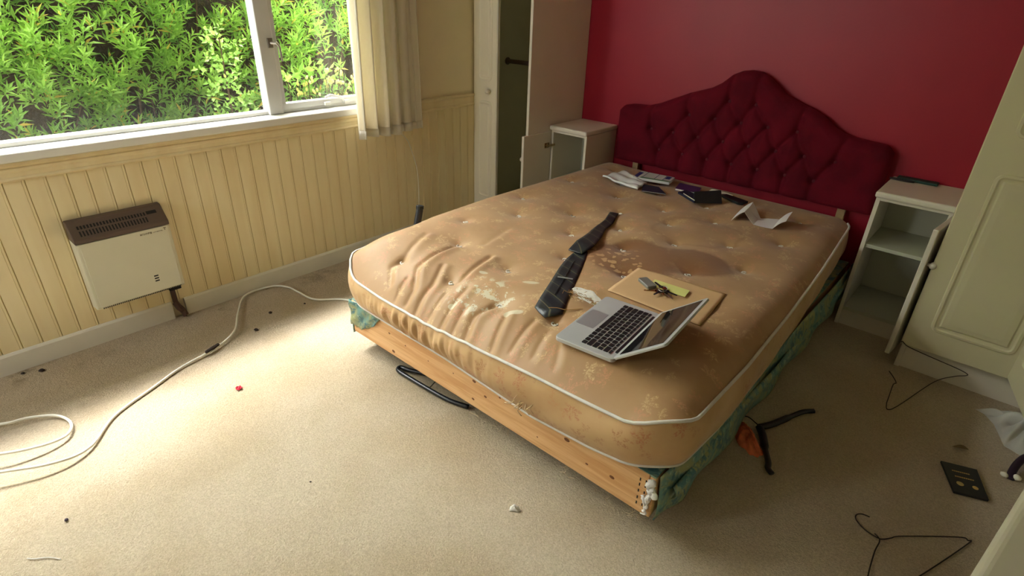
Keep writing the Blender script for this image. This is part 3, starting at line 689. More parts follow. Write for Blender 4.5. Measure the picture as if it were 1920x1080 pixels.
# white chest in the near right corner, standing askew
ch = thing('chest_of_drawers', (2.95, -2.40, 0), 'white chest of drawers with rounded top edge in the near right corner', 'chest of drawers')
CH0, CH1 = Vector((2.7135, -2.14, 0)), Vector((2.598, -2.77, 0))   # front edge line, far to near
cdir = (CH1-CH0).normalized(); cn = Vector((-cdir.y, cdir.x, 0));  
if cn.x < 0: cn = -cn
far = CH0 - cdir*.30; cl = .72
def CX(a_, b_, z): return far + cdir*a_ + cn*b_ + Vector((0, 0, z))
CM = Matrix((( cdir.x, cn.x, 0, far.x), (cdir.y, cn.y, 0, far.y), (0, 0, 1, 0), (0, 0, 0, 1)))
obj('carcass', MB().box(.02, cl-.02, .022, .44, .04, .69, xf=CM), m_white, ch, bev=.003)
obj('top', MB().box(0, cl, 0, .46, .69, .72, xf=CM), m_white, ch, bev=.013, seg=5)
for k in range(3):
    dr = obj('drawer', MB().box(.035, cl-.035, .008, .022, .07+k*.205, .26+k*.205, xf=CM), m_white, ch, bev=.003)
    for q in (.2, .52): obj('knob', MB().lathe([(.006, 0), (.012, .004), (.012, .007)], CM @ Vector((q, .008, .165+k*.205)), -cn, 12), m_white, dr, smooth=True)
obj('plinth', MB().box(.03, cl-.03, .05, .42, 0, .04, xf=CM), m_white, ch)

# ------------------------------------------------------------------ divan base
BX0, BX1, BYF, BYH, BZ0, BZ1 = .775, 2.143, -2.0, -.115, .08, .226
dv = thing('divan_base', ((BX0+BX1)/2, (BYF+BYH)/2, 0), 'divan bed base with teal damask torn off its bare pine foot end', 'bed base')
foot = obj('foot_board', MB().box(BX0+.004, BX1-.02, BYF, BYF+.022, BZ0, BZ1-.002), m_pine, dv, bev=.003, label='bare knotty pine foot board')
kn = MB()
for (x, z, r) in ((1.02, .173, .007), (1.038, .100, .011), (1.115, .161, .005), (1.243, .155, .004), (1.374, .168, .004), (1.475, .187, .010), (1.527, .152, .008), (1.591, .183, .006), (1.47, .111, .008), (1.858, .177, .012), (2.017, .142, .010), (1.933, .134, .006), (1.75, .12, .004)):
    kn.grid(lambda u, v: (x+r*1.0*v*math.cos(2*PI*u), BYF-.0006+.0008*v*v, z+r*.65*v*math.sin(2*PI*u)), 12, 3)
obj('knot', kn, m_knot, foot, kind='stuff')
fr_ = MB().box(BX0+.004, BX0+.024, BYF+.022, BYH, BZ0, BZ1-.004).box(BX1-.024, BX1-.004, BYF+.022, BYH, BZ0, BZ1-.004).box(BX0+.024, BX1-.024, BYH-.02, BYH, BZ0, BZ1-.004)
obj('timber_frame', fr_, m_pine, dv)
obj('deck', MB().box(BX0+.003, BX1-.003, BYF+.003, BYH-.001, BZ1-.006, BZ1), m_divan, dv)
obj('end_block', MB().box(BX1-.0195, BX1-.002, BYF+.001, BYF+.05, BZ0-.0, BZ1-.006), m_pine, dv, bev=.003)
stp = MB()
for z in (.105, .125, .15, .172, .19):
    stp.box(BX1-.045, BX1-.042, BYF-.0012, BYF, z, z+.009); stp.box(BX1-.028, BX1-.025, BYF-.0012, BYF, z+.004, z+.012)
obj('staple', stp, m_dark, foot, kind='stuff')
# torn fabric: left side and its flap round the foot corner, right side hanging loose
def lside(u, v):
    y = BYH + (BYF-.004-BYH)*u
    return (BX0-.004-.006*math.sin(u*23)*(1-v), y, BZ1-.002-(BZ1-BZ0+.01+.006*math.sin(u*17))*(1-v))
def lflap(u, v):
    x = BX0-.004+u*.21; low = min(BZ1, .110+(BZ1-.110)*u**2.4+.005*math.sin(u*31)*(1-u)+.003*math.sin(u*83)*(1-u))
    z = BZ1+.002 + (low-BZ1-.002)*v
    return (x, BYF-.006-.004*math.sin(v*9+u*14), z)
obj('side_fabric', MB().grid(lside, 80, 6), m_divan, dv, smooth=True, thick=.003)
obj('torn_flap', MB().grid(lflap, 28, 10), m_divan, dv, smooth=True, thick=.003, label='torn scrap of teal fabric at the window side corner')
def rside(u, v):
    y = BYF+.012 + (BYH-BYF-.012)*u
    low = .045 + .012*math.sin(u*9+1) + .02*math.exp(-((u-.02)/.03)**2)
    z = BZ1+.006*math.sin(u*13)*v + (low-BZ1)*(1-v)
    bulge = .020+.018*math.sin((1-v)*PI*.9)*(1+.5*math.sin(u*11)) + .010*math.sin(u*31+v*6)*(1-v)
    bulge *= min(1, .35+u*9)
    return (BX1+bulge*.9, y, z)
obj('side_fabric', MB().grid(rside, 110, 14), m_divan, dv, smooth=True, thick=.003, label='loose teal fabric sagging along the right side')
def rfold(u, v):   # rolled fold along the top of the loose fabric
    y = BYF+.05+(BYH-BYF-.1)*u
    return (BX1+.030+.012*math.sin(v*PI)+.004*math.sin(u*19), y, .135+.045*v+.012*math.sin(u*7))
obj('fabric_fold', MB().grid(rfold, 90, 6), m_divan, dv, smooth=True, thick=.003)
st_ = MB()
for k in range(9):
    zz = .215-k*.013; q_ = .011*(1-k/9)+.002; st_.tube(spline([(BX1-.004-.0022*k+rng.normal(0, .004), BYF-.003, zz), (BX1-.002-.0022*k+rng.normal(0, .006), BYF-.008-.006*rng.random(), zz-.012), (BX1-.008-.0022*k+rng.normal(0, .004), BYF-.004, zz-.026)], 4), [q_*(.4+.6*rng.random()) for _ in range(9)], 6)
obj('wadding', st_, m_wad, dv, smooth=True, label='tuft of white wadding poking from the torn right corner')
for (x, y) in ((BX0+.08, BYF+.30), (BX1-.08, BYF+.30), (BX0+.08, BYH-.15), (BX1-.08, BYH-.15)):
    c_ = obj('castor', MB().lathe([(.022, 0), (.024, .01), (.024, .03), (.022, .04)], (x-.02, y, .028), (1, 0, 0), 16).tube([(x, y, .03), (x, y, BZ0)], .008, 8), m_castor, dv)
    for v_ in c_.data.vertices: pass

# ------------------------------------------------------------------ mattress
XL = .765; YF, YH = -2.03, -.12; CR_ = .13
BUT = [(.998, -1.898), (1.237, -1.874), (1.473, -1.880), (1.048, -1.659), (1.330, -1.680), (1.673, -1.846), (.902, -1.483), (1.000, -1.246), (1.149, -1.039), (1.281, -1.231), (1.412, -1.449),
       (1.28, -.848), (1.402, -1.035), (1.521, -1.205), (1.521, -.818), (1.643, -1.009), (1.813, -1.236), (1.818, -.868), (1.655, -1.415), (1.412, -.665), (1.53, -.461), (1.656, -.647), (1.951, -1.051), (1.963, -.687), (.90, -.302), (.87, -.673), (.87, -1.065),
       (1.06, -.48), (1.15, -.66), (1.28, -.47), (1.40, -.29), (1.66, -.27), (1.78, -.45), (1.93, -.32), (1.95, -1.42), (1.92, -1.72), (1.16, -.28)]
CREASE = [([(1.04, -1.99), (.984, -1.938), (.99, -1.89)], .014, .016), ([(.99, -1.88), (.92, -1.716)], .010, .016), ([(1.155, -2.01), (1.15, -1.97), (1.081, -1.892), (1.054, -1.70)], .018, .016),
          ([(1.215, -2.02), (1.206, -1.99), (1.196, -1.92), (1.15, -1.837)], .014, .013), ([(1.345, -2.02), (1.321, -1.88)], .015, .014), ([(1.459, -2.02), (1.437, -1.961), (1.460, -1.89)], .017, .014),
          ([(1.57, -2.02), (1.53, -1.909)], .012, .011), ([(1.634, -2.0), (1.623, -1.887)], .009, .012), ([(1.265, -1.853), (1.226, -1.665)], .016, .014), ([(1.10, -2.02), (1.085, -1.95)], .010, .009), ([(1.13, -1.60), (1.09, -1.42)], .008, .02), ([(1.28, -2.02), (1.27, -1.93)], .009, .009), ([(1.40, -2.02), (1.385, -1.95)], .009, .009), ([(1.71, -1.99), (1.69, -1.9)], .007, .012), ([(1.79, -1.99), (1.76, -1.93)], .006, .012)]
def xright(y): return np.interp(y, [-2.03, -1.93, -1.6, -1.2, -.77, -.12], [2.17, 2.178, 2.180, 2.168, 2.146, 2.098])
def zedge(x, y):
    zf = np.interp(x, [.765, .82, 1.03, 1.27, 1.52, 1.74, 1.92, 2.05, 2.13, 2.2], [.395, .362, .342, .338, .352, .366, .372, .380, .398, .402])
    zr = np.interp(y, [-2.03, -1.9, -1.6, -1.2, -.77, -.12], [.400, .395, .392, .398, .405, .420])
    zl = np.interp(y, [-2.03, -1.95, -1.8, -1.55, -1.2, -.12], [.390, .408, .430, .455, .462, .448])
    zh = .428
    df, dh = y-YF, YH-y; dl, dr = x-XL, xright(y)-x
    wt = [1/(np.maximum(q, 0)+.004)**2 for q in (df, dr, dl, dh)]
    return (wt[0]*zf+wt[1]*zr+wt[2]*zl+wt[3]*zh)/sum(wt)
def seg_d(x, y, a, b):
    ax, ay = a; bx, by = b; L2 = (bx-ax)**2+(by-ay)**2
    t = np.clip(((x-ax)*(bx-ax)+(y-ay)*(by-ay))/L2, 0, 1)
    return np.hypot(x-ax-t*(bx-ax), y-ay-t*(by-ay))
def mheight(x, y):
    x = np.asarray(x, float); y = np.asarray(y, float)
    ze = zedge(x, y)
    plat = .452 + .022*ss(x, 1.25, .8) - .012*ss(y, -.5, -.12) - .006*ss(x, 1.8, 2.15)
    df, dh, dl, dr = y-YF, YH-y, x-XL, xright(y)-x
    k = 1-(1-np.clip(df/.26, 0, 1))**2.6
    k = k*(1-(1-np.clip(dr/.12, 0, 1))**3)*(1-(1-np.clip(dl/.12, 0, 1))**3)*(1-(1-np.clip(dh/.12, 0, 1))**3)
    z = ze+(plat-ze)*k
    for i, (bx, by) in enumerate(BUT):
        r2 = (x-bx)**2+(y-by)**2
        z = z - (.011*np.exp(-r2/.024**2) + .015*np.exp(-r2/.075**2))*np.minimum(1, k*1.3)
    for pts, dep, wd in CREASE:
        d = np.min([seg_d(x, y, pts[i], pts[i+1]) for i in range(len(pts)-1)], axis=0)
        # ridge on the far side of the crease
        off = np.min([seg_d(x-.022, y, pts[i], pts[i+1]) for i in range(len(pts)-1)], axis=0)
        z = z - .60*dep*np.exp(-(d/(.72*wd))**2) + .40*dep*np.exp(-(off/(wd*1.3))**2)
    z = z + .003*np.sin(x*13+y*5)*np.sin(y*11-x*4)*k
    # the laptop presses the cloth down a little
    lx = (x-1.822)*.9956+(y+1.773)*.0935; lw = -(x-1.822)*.0935+(y+1.773)*.9956
    sag = ss(np.abs(lx), .15, .09)*ss(np.abs(lw), .21, .155)
    z = z*(1-sag)+np.minimum(z, .4415)*sag
    # torn hole beside the tie
    r = ((x-1.655)/.07)**2+((y+1.66)/.035)**2
    z = z - .010*np.exp(-r*1.2)
    return z
def mh(x, y): return float(mheight(np.array([x]), np.array([y]))[0])
NU, NV = 250, 350
u = np.linspace(0, 1, NU+1); v = np.linspace(0, 1, NV+1); UU, VV = np.meshgrid(u, v)
LY = YH-YF; LX = 1.40
def corner_map(UU, VV):
    px = UU*LX; py = VV*LY; ox, oy = px.copy(), py.copy(); r = CR_
    for (cx_, cy_, sx_, sy_) in ((r, r, -1, -1), (LX-r, r, 1, -1), (r, LY-r*.7, -1, 1), (LX-r, LY-r*.7, 1, 1)):
        a_ = (px-cx_)*sx_/r; b_ = (py-cy_)*sy_/(r if sy_ < 0 else r*.7)
        m_ = (a_ > 0) & (b_ > 0); a2, b2 = np.clip(a_, 0, 1), np.clip(b_, 0, 1)
        na = a2*np.sqrt(1-b2**2/2); nb = b2*np.sqrt(1-a2**2/2)
        ox[m_] = (cx_+sx_*na*r)[m_]; oy[m_] = (cy_+sy_*nb*(r if sy_ < 0 else r*.7))[m_]
    return ox/LX, oy/LY
US, VS = corner_map(UU, VV)
PY = YF+VS*LY; PX = XL+(xright(PY)-XL)*US
PZ = mheight(PX, PY)
mt = thing('mattress', (1.46, -1.08, BZ1), 'worn gold damask mattress with white piping, brown stains and tufts', 'mattress')
verts = np.stack([PX, PY, PZ], -1).reshape(-1, 3)
idx = np.arange((NU+1)*(NV+1)).reshape(NV+1, NU+1)
mb = MB(); mb.v = [tuple(p) for p in verts]
mb.f = [(int(idx[j, i]), int(idx[j, i+1]), int(idx[j+1, i+1]), int(idx[j+1, i])) for j in range(NV) for i in range(NU)]; mb.mi = [0]*len(mb.f)
obj('top_panel', mb, m_tick, mt, smooth=True, uvs=verts[:, :2])
# perimeter loop of the top
loop = [idx[0, i] for i in range(NU)] + [idx[j, NU] for j in range(NV)] + [idx[NV, NU-i] for i in range(NU)] + [idx[NV-j, 0] for j in range(NV)]
per = verts[np.array(loop)]
per[:, 2] = zedge(per[:, 0], per[:, 1]) if False else per[:, 2]
cxm, cym = 1.47, -1.08
seglen = np.hypot(*(np.roll(per, -1, 0)-per)[:, :2].T); cum = np.concatenate([[0], np.cumsum(seglen)[:-1]])
tang = (np.roll(per, -1, 0)-np.roll(per, 1, 0))[:, :2]; tang /= np.maximum(np.linalg.norm(tang, axis=1), 1e-9)[:, None]
nor = np.stack([tang[:, 1], -tang[:, 0]], -1)
def zbot(x, y):
    zf = np.interp(x, [.765, .82, 1.1, 1.35, 1.5, 1.74, 1.95, 2.1, 2.17], [.246, .242, .236, .234, .224, .208, .222, .246, .256])
    zr = np.interp(y, [-2.03, -1.9, -1.7, -1.4, -1.1, -.8, -.12], [.256, .236, .212, .216, .230, .236, .236])
    df = y-YF; dr = xright(y)-x; w1, w2, w3 = 1/(np.maximum(df, 0)+.01)**2, 1/(np.maximum(dr, 0)+.01)**2, 1/(np.maximum(x-XL, 0)+.01)**2+1/(np.maximum(YH-y, 0)+.01)**2
    return (w1*zf+w2*zr+w3*.234)/(w1+w2+w3)
NB = 14; rows = []; uvr = []
zb = zbot(per[:, 0], per[:, 1])
foot_l = np.exp(-((per[:, 0]-1.22)/.24)**2)*(per[:, 1] < -1.95)
for k in range(NB+1):
    t = k/NB
    out = .022*math.sin(PI*t)**.8 - .010*t
    puck = (.006*np.sin(cum*2*PI/.061+1.6*np.sin(cum*17)+t*2)*math.sin(PI*t) + .004*np.sin(cum*2*PI/.027+2+1.2*np.sin(cum*31)-t*3)*math.sin(PI*t))*foot_l + .0025*np.sin(cum*21+t*5)*math.sin(PI*t)
    p = per.copy(); p[:, :2] += nor*(out+puck)[:, None] if False else nor*(np.array(out)+puck)[:, None]
    p[:, 2] = per[:, 2]+(zb-per[:, 2])*t
    rows.append(p); uvr.append(np.stack([cum, p[:, 2]+5], -1))
n = len(per); V_ = np.concatenate(rows); uvb = np.concatenate(uvr)
mb = MB(); mb.v = [tuple(p) for p in V_]; mb.f = [(k*n+i, k*n+(i+1) % n, (k+1)*n+(i+1) % n, (k+1)*n+i) for k in range(NB) for i in range(n)]
mb.mi = [0]*len(mb.f)
obj('border', mb, m_tickside, mt, smooth=True, uvs=uvb)
base_loop = rows[-1]; mb = MB(); mb.v = [tuple(p) for p in base_loop] + [(cxm, cym, .230)]; mb.f = [(i, (i+1) % n, n) for i in range(n)]; mb.mi = [0]*n
obj('underside', mb, m_tickside, mt, uvs=np.concatenate([base_loop[:, :2], [[cxm, cym]]]))
step = 6
pp = [(p[0]+nn[0]*.004, p[1]+nn[1]*.004, p[2]+.001) for p, nn in zip(per[::step], nor[::step])]
cut = [i for i, p in enumerate(pp) if p[1] > -.20 and p[1] > -.15]; k_ = max(cut)+1; pp = [p for p in pp[k_:]+pp[:k_] if p[1] <= -.15 and not (p[0] < .80 and p[1] > -1.75)]
obj('piping', MB().tube(pp, .0048, 8), m_piping, mt, smooth=True, label='white piping round the top edge')
pb = [(p[0]+nn[0]*.002, p[1]+nn[1]*.002, p[2]) for p, nn in zip(base_loop[::step], nor[::step])]
obj('piping', MB().tube(pb, .0042, 6, closed=True), m_piping, mt, smooth=True, label='thin piping round the bottom edge')
for (bx, by) in BUT:
    z = mh(bx, by); t_ = MB()
    a0 = rng.uniform(0, 6.28); t_.tube([(bx+.0105*math.cos(a0+k*PI/7), by+.0085*math.sin(a0+k*PI/7), z+.002+.0015*math.sin(k)) for k in range(13)], [.0016]+[.0024]*11+[.0012], 6)
    t_.tube([(bx-.003, by-.001, z+.001), (bx+.004, by+.002, z+.002)], .0016, 5)
    obj('tuft', t_, m_tuft, mt, smooth=True)
# exposed wadding in the tear by the tie
def wad(u, v):
    x = 1.600+.125*u; yc = -1.655-.012*u; wdt = .034*math.sin(PI*min(1, max(0, .08+.86*u)))**.6
    y = yc+(v-.5)*2*wdt*(1+.06*math.sin(u*17)); edge = 1-abs(v-.5)*2
    return (x, y, mh(x, y)+.002+.005*edge**.5)
obj('exposed_wadding', MB().grid(wad, 40, 10), m_tuft, mt, smooth=True, label='white wadding showing through a torn hole')
fy = MB()
for k in range(60):
    x = 1.60+.14*rng.random(); y = -1.685+.012*rng.normal(); a_ = rng.uniform(0, 6.28); l_ = rng.uniform(.01, .03)
    fy.tube([(x, y, mh(x, y)+.003), (x+l_*.5*math.cos(a_), y+l_*.5*math.sin(a_), mh(x, y)+.010), (x+l_*math.cos(a_+.5), y+l_*math.sin(a_+.5), mh(x, y)+.004)], .0008, 4)
obj('frayed_edge', fy, m_thread, mt, kind='stuff')
fz = MB()
for k in range(14):
    x = 1.715+.02*rng.normal(); z = .268+.012*rng.normal()
    fz.tube([(x, YF-.018, z), (x+.008*rng.normal(), YF-.034, z-.004), (x+.014*rng.normal(), YF-.030, z-.018)], .0014, 5)
obj('frayed_tuft', fz, m_thread2, mt, kind='stuff', smooth=True, label='frayed tuft on the foot side border')

# ------------------------------------------------------------------ headboard
hb = thing('headboard', (1.45, -.06, .2), 'maroon velvet buttoned headboard with arched top against the red wall', 'headboard')
OUT = [(.748, .742), (.775, .772), (.82, .782), (.923, .787), (1.0, .812), (1.078, .848), (1.165, .886), (1.277, .924), (1.328, .955), (1.374, .998), (1.42, 1.02), (1.463, 1.027), (1.516, 1.022), (1.56, 1.0), (1.605, .967), (1.652, .932), (1.733, .901), (1.784, .886), (1.851, .855), (1.896, .82), (1.948, .796), (1.996, .785), (2.084, .778), (2.13, .774), (2.163, .742)]
ox = np.array([p[0] for p in OUT]); oz = np.array([p[1] for p in OUT])
def htop(x): return np.interp(x, ox, oz)
BTN = [[1.387, 1.522], [1.182, 1.327, 1.468, 1.605, 1.745], [.967, 1.104, 1.252, 1.393, 1.530, 1.668, 1.806, 1.945], [1.034, 1.178, 1.324, 1.461, 1.600, 1.738, 1.875]]
BZr = [.872, .774, .666, .558]
btn = [(x, z) for r_, z in zip(BTN, BZr) for x in r_]
links = []
for i in range(len(btn)):
    for j in range(i+1, len(btn)):
        dx_, dz_ = abs(btn[i][0]-btn[j][0]), abs(btn[i][1]-btn[j][1])
        if .04 < dx_ < .11 and .05 < dz_ < .125: links.append((btn[i], btn[j]))
for x in BTN[3]: links.append(((x, .558), (x, .462)))
for x in (1.387, 1.522): links.append(((x, .872), (x, float(htop(x)))))
for x in (1.182,): links.append(((x, .774), (x-.02, float(htop(x)))))
links += [((.967, .666), (.965, .80)), ((1.745, .774), (1.76, .89)), ((1.104, .666), (1.06, .83)) if False else ((1.945, .686), (1.97, .78))]
HZB = .462; NHX, NHZ = 240, 120
X = np.linspace(.748, 2.163, NHX+1); T = np.linspace(0, 1, NHZ+1); XX, TT = np.meshgrid(X, T)
ZZ = HZB + (htop(XX)-HZB)*TT
pad = np.full(XX.shape, .050)
edge = np.minimum(np.minimum(XX-.748, 2.163-XX), np.minimum(htop(XX)-ZZ, ZZ-HZB+.02))
pad *= np.sqrt(np.clip(1-(1-np.clip(edge/.05, 0, 1))**2, 0, 1))
dd = np.full(XX.shape, 9.)
for (a_, b_) in links: dd = np.minimum(dd, seg_d(XX, ZZ, a_, b_))
pad -= .012*np.exp(-(dd/.014)**2) + .006*np.exp(-(dd/.04)**2)
db = np.full(XX.shape, 9.)
for (x, z) in btn: db = np.minimum(db, np.hypot(XX-x, ZZ-z))
pad -= .017*np.exp(-(db/.020)**2)+.008*np.exp(-(db/.05)**2)
Y = -.052-np.maximum(pad, .0)
vv = np.stack([XX, Y, ZZ], -1).reshape(-1, 3); ih = np.arange((NHX+1)*(NHZ+1)).reshape(NHZ+1, NHX+1)
mb = MB(); mb.v = [tuple(p) for p in vv]; mb.f = [(int(ih[j, i]), int(ih[j, i+1]), int(ih[j+1, i+1]), int(ih[j+1, i])) for j in range(NHZ) for i in range(NHX)]; mb.mi = [0]*len(mb.f)
lp = [ih[0, i] for i in range(NHX)] + [ih[j, NHX] for j in range(NHZ)] + [ih[NHZ, NHX-i] for i in range(NHX)] + [ih[NHZ-j, 0] for j in range(NHZ)]
k0 = len(mb.v); mb.v += [(vv[q][0], -.03, vv[q][2]) for q in lp]; nl = len(lp)
mb.f += [(int(lp[i]), int(lp[(i+1) % nl]), k0+(i+1) % nl, k0+i) for i in range(nl)]; mb.f.append(tuple(k0+i for i in range(nl))); mb.mi += [0]*(nl+1)
obj('upholstered_panel', mb, m_velvet, hb, smooth=True)
for (x, z) in btn:
    j = int(np.argmin(np.abs(X-x))); yy = float(np.interp(z, ZZ[:, j], Y[:, j]))
    obj('button', MB().lathe([(.011, 0), (.010, .004), (.005, .007)], (x, yy+.001, z), (0, -1, 0), 10), m_velvet_btn, hb, smooth=True)
for x in (.885, 2.028): obj('strut', MB().box(x-.018, x+.018, -.05, -.026, .10, .52), m_pale_wood, hb, bev=.002, label='pale wooden strut below the headboard')

# ------------------------------------------------------------------ things on the mattress
def quad_slab(name, pts, th, m, lift=.001, **kw):
    """a flat slab on the mattress from four ground points; base follows the highest mattress point under it"""
    z = max(mh(*p) for p in pts + [((pts[0][0]+pts[2][0])/2, (pts[0][1]+pts[2][1])/2)]) + lift
    return obj(name, MB().prism(pts, z, z+th, 'z'), m, **kw), z
# laptop
lc = Vector((1.822, -1.773, 0)); ew = Vector((-.0935, .9956, 0)); ed = Vector((.9956, .0935, 0)); LW, LD = .318, .190
LZ = .4545
LM = Matrix(((ew.x, ed.x, 0, lc.x), (ew.y, ed.y, 0, lc.y), (0, 0, 1, LZ), (0, 0, 0, 1)))   # local: x along width (near end to far end), y front to hinge
lap = thing('laptop', lc + Vector((0, 0, LZ-.012)), 'open silver laptop with black keyboard near the foot of the bed', 'laptop')
def rrect(x0, x1, y0, y1, r, n=5):
    out = []
    for (cx_, cy_, a_) in ((x1-r, y1-r, 0), (x0+r, y1-r, PI/2), (x0+r, y0+r, PI), (x1-r, y0+r, 1.5*PI)):
        out += [(cx_+r*math.cos(a_+k*PI/2/n), cy_+r*math.sin(a_+k*PI/2/n)) for k in range(n+1)]
    return out
obj('base', MB().prism(rrect(-LW/2, LW/2, -LD/2, LD/2, .014), -.012, 0, 'z', xf=LM), m_silver, lap, bev=.0015)
obj('trackpad', MB().prism(rrect(-.052, .052, -LD/2+.008, -LD/2+.066, .003), .0001, .0006, 'z', xf=LM), m_trackpad, lap, label='darker grey trackpad')
kb = obj('keyboard', MB().prism(rrect(-.141, .141, -LD/2+.073, LD/2-.021, .003), .0001, .0005, 'z', xf=LM), m_silver, lap)
KW = .0196; kmesh = {}
rows_k = [([1.5]+[1]*10+[1, 1.5], 0), ([1.9]+[1]*9+[1, 1.1], 0)]
def key(x0, x1, y0, y1):
    obj('key', MB().prism(rrect(x0+.0019, x1-.0019, y0+.0019, y1-.0019, .0015, 2), .0006, .0022, 'z', xf=LM), m_keys, kb)
y0 = -LD/2+.075; RH = .0172
layouts = [[1.05, 1.05, 1.05, 1.3, 4.9, 1.3, 1.05, 1, 1, 1], [2.25]+[1]*10+[2.15], [1.8]+[1]*11+[1.6], [1.5]+[1]*12+[.9], [1]*12+[1.5], ]
for r_, lay in enumerate(layouts):
    sc = .278/sum(lay); x = -.139
    for kx in lay:
        key(-x-kx*sc, -x, y0+r_*RH, y0+(r_+1)*RH); x += kx*sc
for k in range(13): key(.139-(k+1)*.278/13, .139-k*.278/13, y0+5*RH, y0+5*RH+.0098)
obj('hinge_bar', MB().box(-.125, .125, LD/2-.013, LD/2-.001, .0003, .004, xf=LM), m_black, lap, bev=.001)
th_ = math.radians(37); LL = .170
XM = LM @ Matrix.Translation((0, LD/2-.004, .004)) @ Matrix.Rotation(th_, 4, 'X')
lid = obj('lid', MB().prism(rrect(-LW/2, LW/2, 0, LL, .012), -.007, 0, 'z', xf=XM), m_silver, lap, bev=.0012)
obj('screen', MB().prism(rrect(-LW/2+.014, LW/2-.014, .016, LL-.014, .002), .0002, .0008, 'z', xf=XM), m_screen, lid, label='glossy black screen')
# envelope, note, keys
def lerp2(P, u, v):
    a_ = Vector(P[0]).lerp(Vector(P[1]), u); b__ = Vector(P[3]).lerp(Vector(P[2]), u); q = a_.lerp(b__, v); return (q.x, q.y)
def onmat(p, lift=0): return (p[0], p[1], mh(p[0], p[1])+lift)
EN = [(1.672, -1.352), (1.988, -1.318), (2.018, -1.578), (1.695, -1.590)]
ez = mh(1.845, -1.46)
env = thing('brown_envelope', (1.845, -1.46, ez), 'large brown paper envelope lying behind the laptop', 'envelope')
EPX = np.array([lerp2(EN, i/8, j/8) for i in range(9) for j in range(9)]); EPZ = mheight(EPX[:, 0], EPX[:, 1])
EC = np.linalg.lstsq(np.c_[EPX, np.ones(len(EPX))], EPZ, rcond=None)[0]
def ezz(x, y): return max(EC[0]*x+EC[1]*y+EC[2]+.002, mh(x, y)+.001)
mb = MB()
for i in range(25):
    for j in range(25):
        x, y = lerp2(EN, i/24, j/24); mb.v.append((x, y, ezz(x, y)))
mb.f = [(i*25+j, i*25+j+1, (i+1)*25+j+1, (i+1)*25+j) for i in range(24) for j in range(24)]; mb.mi = [0]*len(mb.f)
obj('envelope_body', mb, m_kraft, env, smooth=True, thick=.003)
ez = ezz(1.83, -1.45)-.0015
obj('sticky_note', MB().prism([(1.766, -1.400), (1.893, -1.392), (1.903, -1.448), (1.772, -1.455)], ez+.0062, ez+.0069), m_sticky, label='yellow sticky note on the brown envelope under the keys', cat='note')
kz = ez+.0068
kr = thing('key_bunch', (1.82, -1.47, kz), 'bunch of keys with a grey fob on the brown envelope', 'keys')
FD = Vector((1.806-1.732, -1.479+1.436, 0)).normalized(); FNn = Vector((-FD.y, FD.x, 0)); fc = Vector((1.768, -1.457, kz))
FM = Matrix(((FD.x, FNn.x, 0, fc.x), (FD.y, FNn.y, 0, fc.y), (0, 0, 1, kz), (0, 0, 0, 1)))
obj('key_fob', MB().prism(rrect(-.036, .034, -.018, .018, .007), 0, .012, 'z', xf=FM), m_fob, kr, bev=.003, seg=3, label='grey plastic car key fob')
rc = Vector((1.832, -1.468, kz+.012))
obj('split_ring', MB().tube([rc+Vector((.014*math.cos(k*PI/8), .014*math.sin(k*PI/8), .004*math.sin(k*PI/8))) for k in range(16)], .0014, 6, closed=True), m_metal, kr, smooth=True)
for (ang, ln, m_, bw, zt) in ((215, .062, m_brass, .012, .001), (262, .05, m_black, .011, .006), (-5, .055, m_black, .010, .008), (-28, .058, m_metal, .009, .003), (95, .03, m_brass, .010, .007), (300, .034, m_brass, .009, .005), (150, .05, m_black, .008, .012)):
    a_ = math.radians(ang); KM = Matrix.Translation((rc.x, rc.y, kz+zt)) @ Matrix.Rotation(a_, 4, 'Z')
    km = MB().lathe([(bw*.95, 0), (bw*.95, .0022)], KM @ Vector((.014, 0, 0)), (0, 0, 1), 14)
    km.prism([(.02, -.0036), (ln*.7, -.0036), (ln*.74, -.0016), (ln*.8, -.0036), (ln*.86, -.001), (ln*.92, -.003), (ln, 0), (ln*.96, .0034), (.02, .0036)], 0, .0022, 'z', xf=KM)
    obj('key', km, m_, kr)
# tie: thin end, loose bend, broad end face down showing its back seam
tz = .0016
def strip(center, widths, lift):
    c_ = spline([(x, y, 0) for x, y in center], 10); N = len(c_); wv = np.interp(np.linspace(0, 1, N), np.linspace(0, 1, len(widths)), widths)
    lf = np.interp(np.linspace(0, 1, N), np.linspace(0, 1, len(lift)), lift); L_, Rr_ = [], []; s_ = [0]
    for i in range(N):
        tg = (c_[min(i+1, N-1)]-c_[max(i-1, 0)]).normalized(); nn = Vector((-tg.y, tg.x, 0))
        L_.append(c_[i]+nn*wv[i]/2); Rr_.append(c_[i]-nn*wv[i]/2)
        if i: s_.append(s_[-1]+(c_[i]-c_[i-1]).length)
    return c_, L_, Rr_, lf, s_, wv
def tie_part(name, center, widths, lift, parent, tip=None, label=None, th=.003):
    c_, L_, R_, lf, s_, wv = strip(center, widths, lift); mb = MB(); uv = []; M_ = 6; N = len(c_)
    for i in range(N):
        for k in range(M_+1):
            t = k/M_; p = L_[i].lerp(R_[i], t)
            if tip and i >= N-1: p = p + (c_[-1]-c_[-2]).normalized()*tip*(1-abs(t-.5)*2)
            zz = max(mh(p.x, p.y), mh(c_[i].x, c_[i].y)) + lf[i] + .0015*math.sin(PI*t)
            mb.v.append((p.x, p.y, zz)); uv.append((t*wv[i], s_[i]))
    mb.f = [(i*(M_+1)+k, i*(M_+1)+k+1, (i+1)*(M_+1)+k+1, (i+1)*(M_+1)+k) for i in range(N-1) for k in range(M_)]; mb.mi = [0]*len(mb.f)
    return obj(name, mb, m_tie, parent, smooth=True, uvs=uv, thick=th, label=label)
tie = thing('necktie', (1.46, -1.40, mh(1.46, -1.40)), 'dark striped necktie lying crumpled down the middle of the mattress', 'necktie')
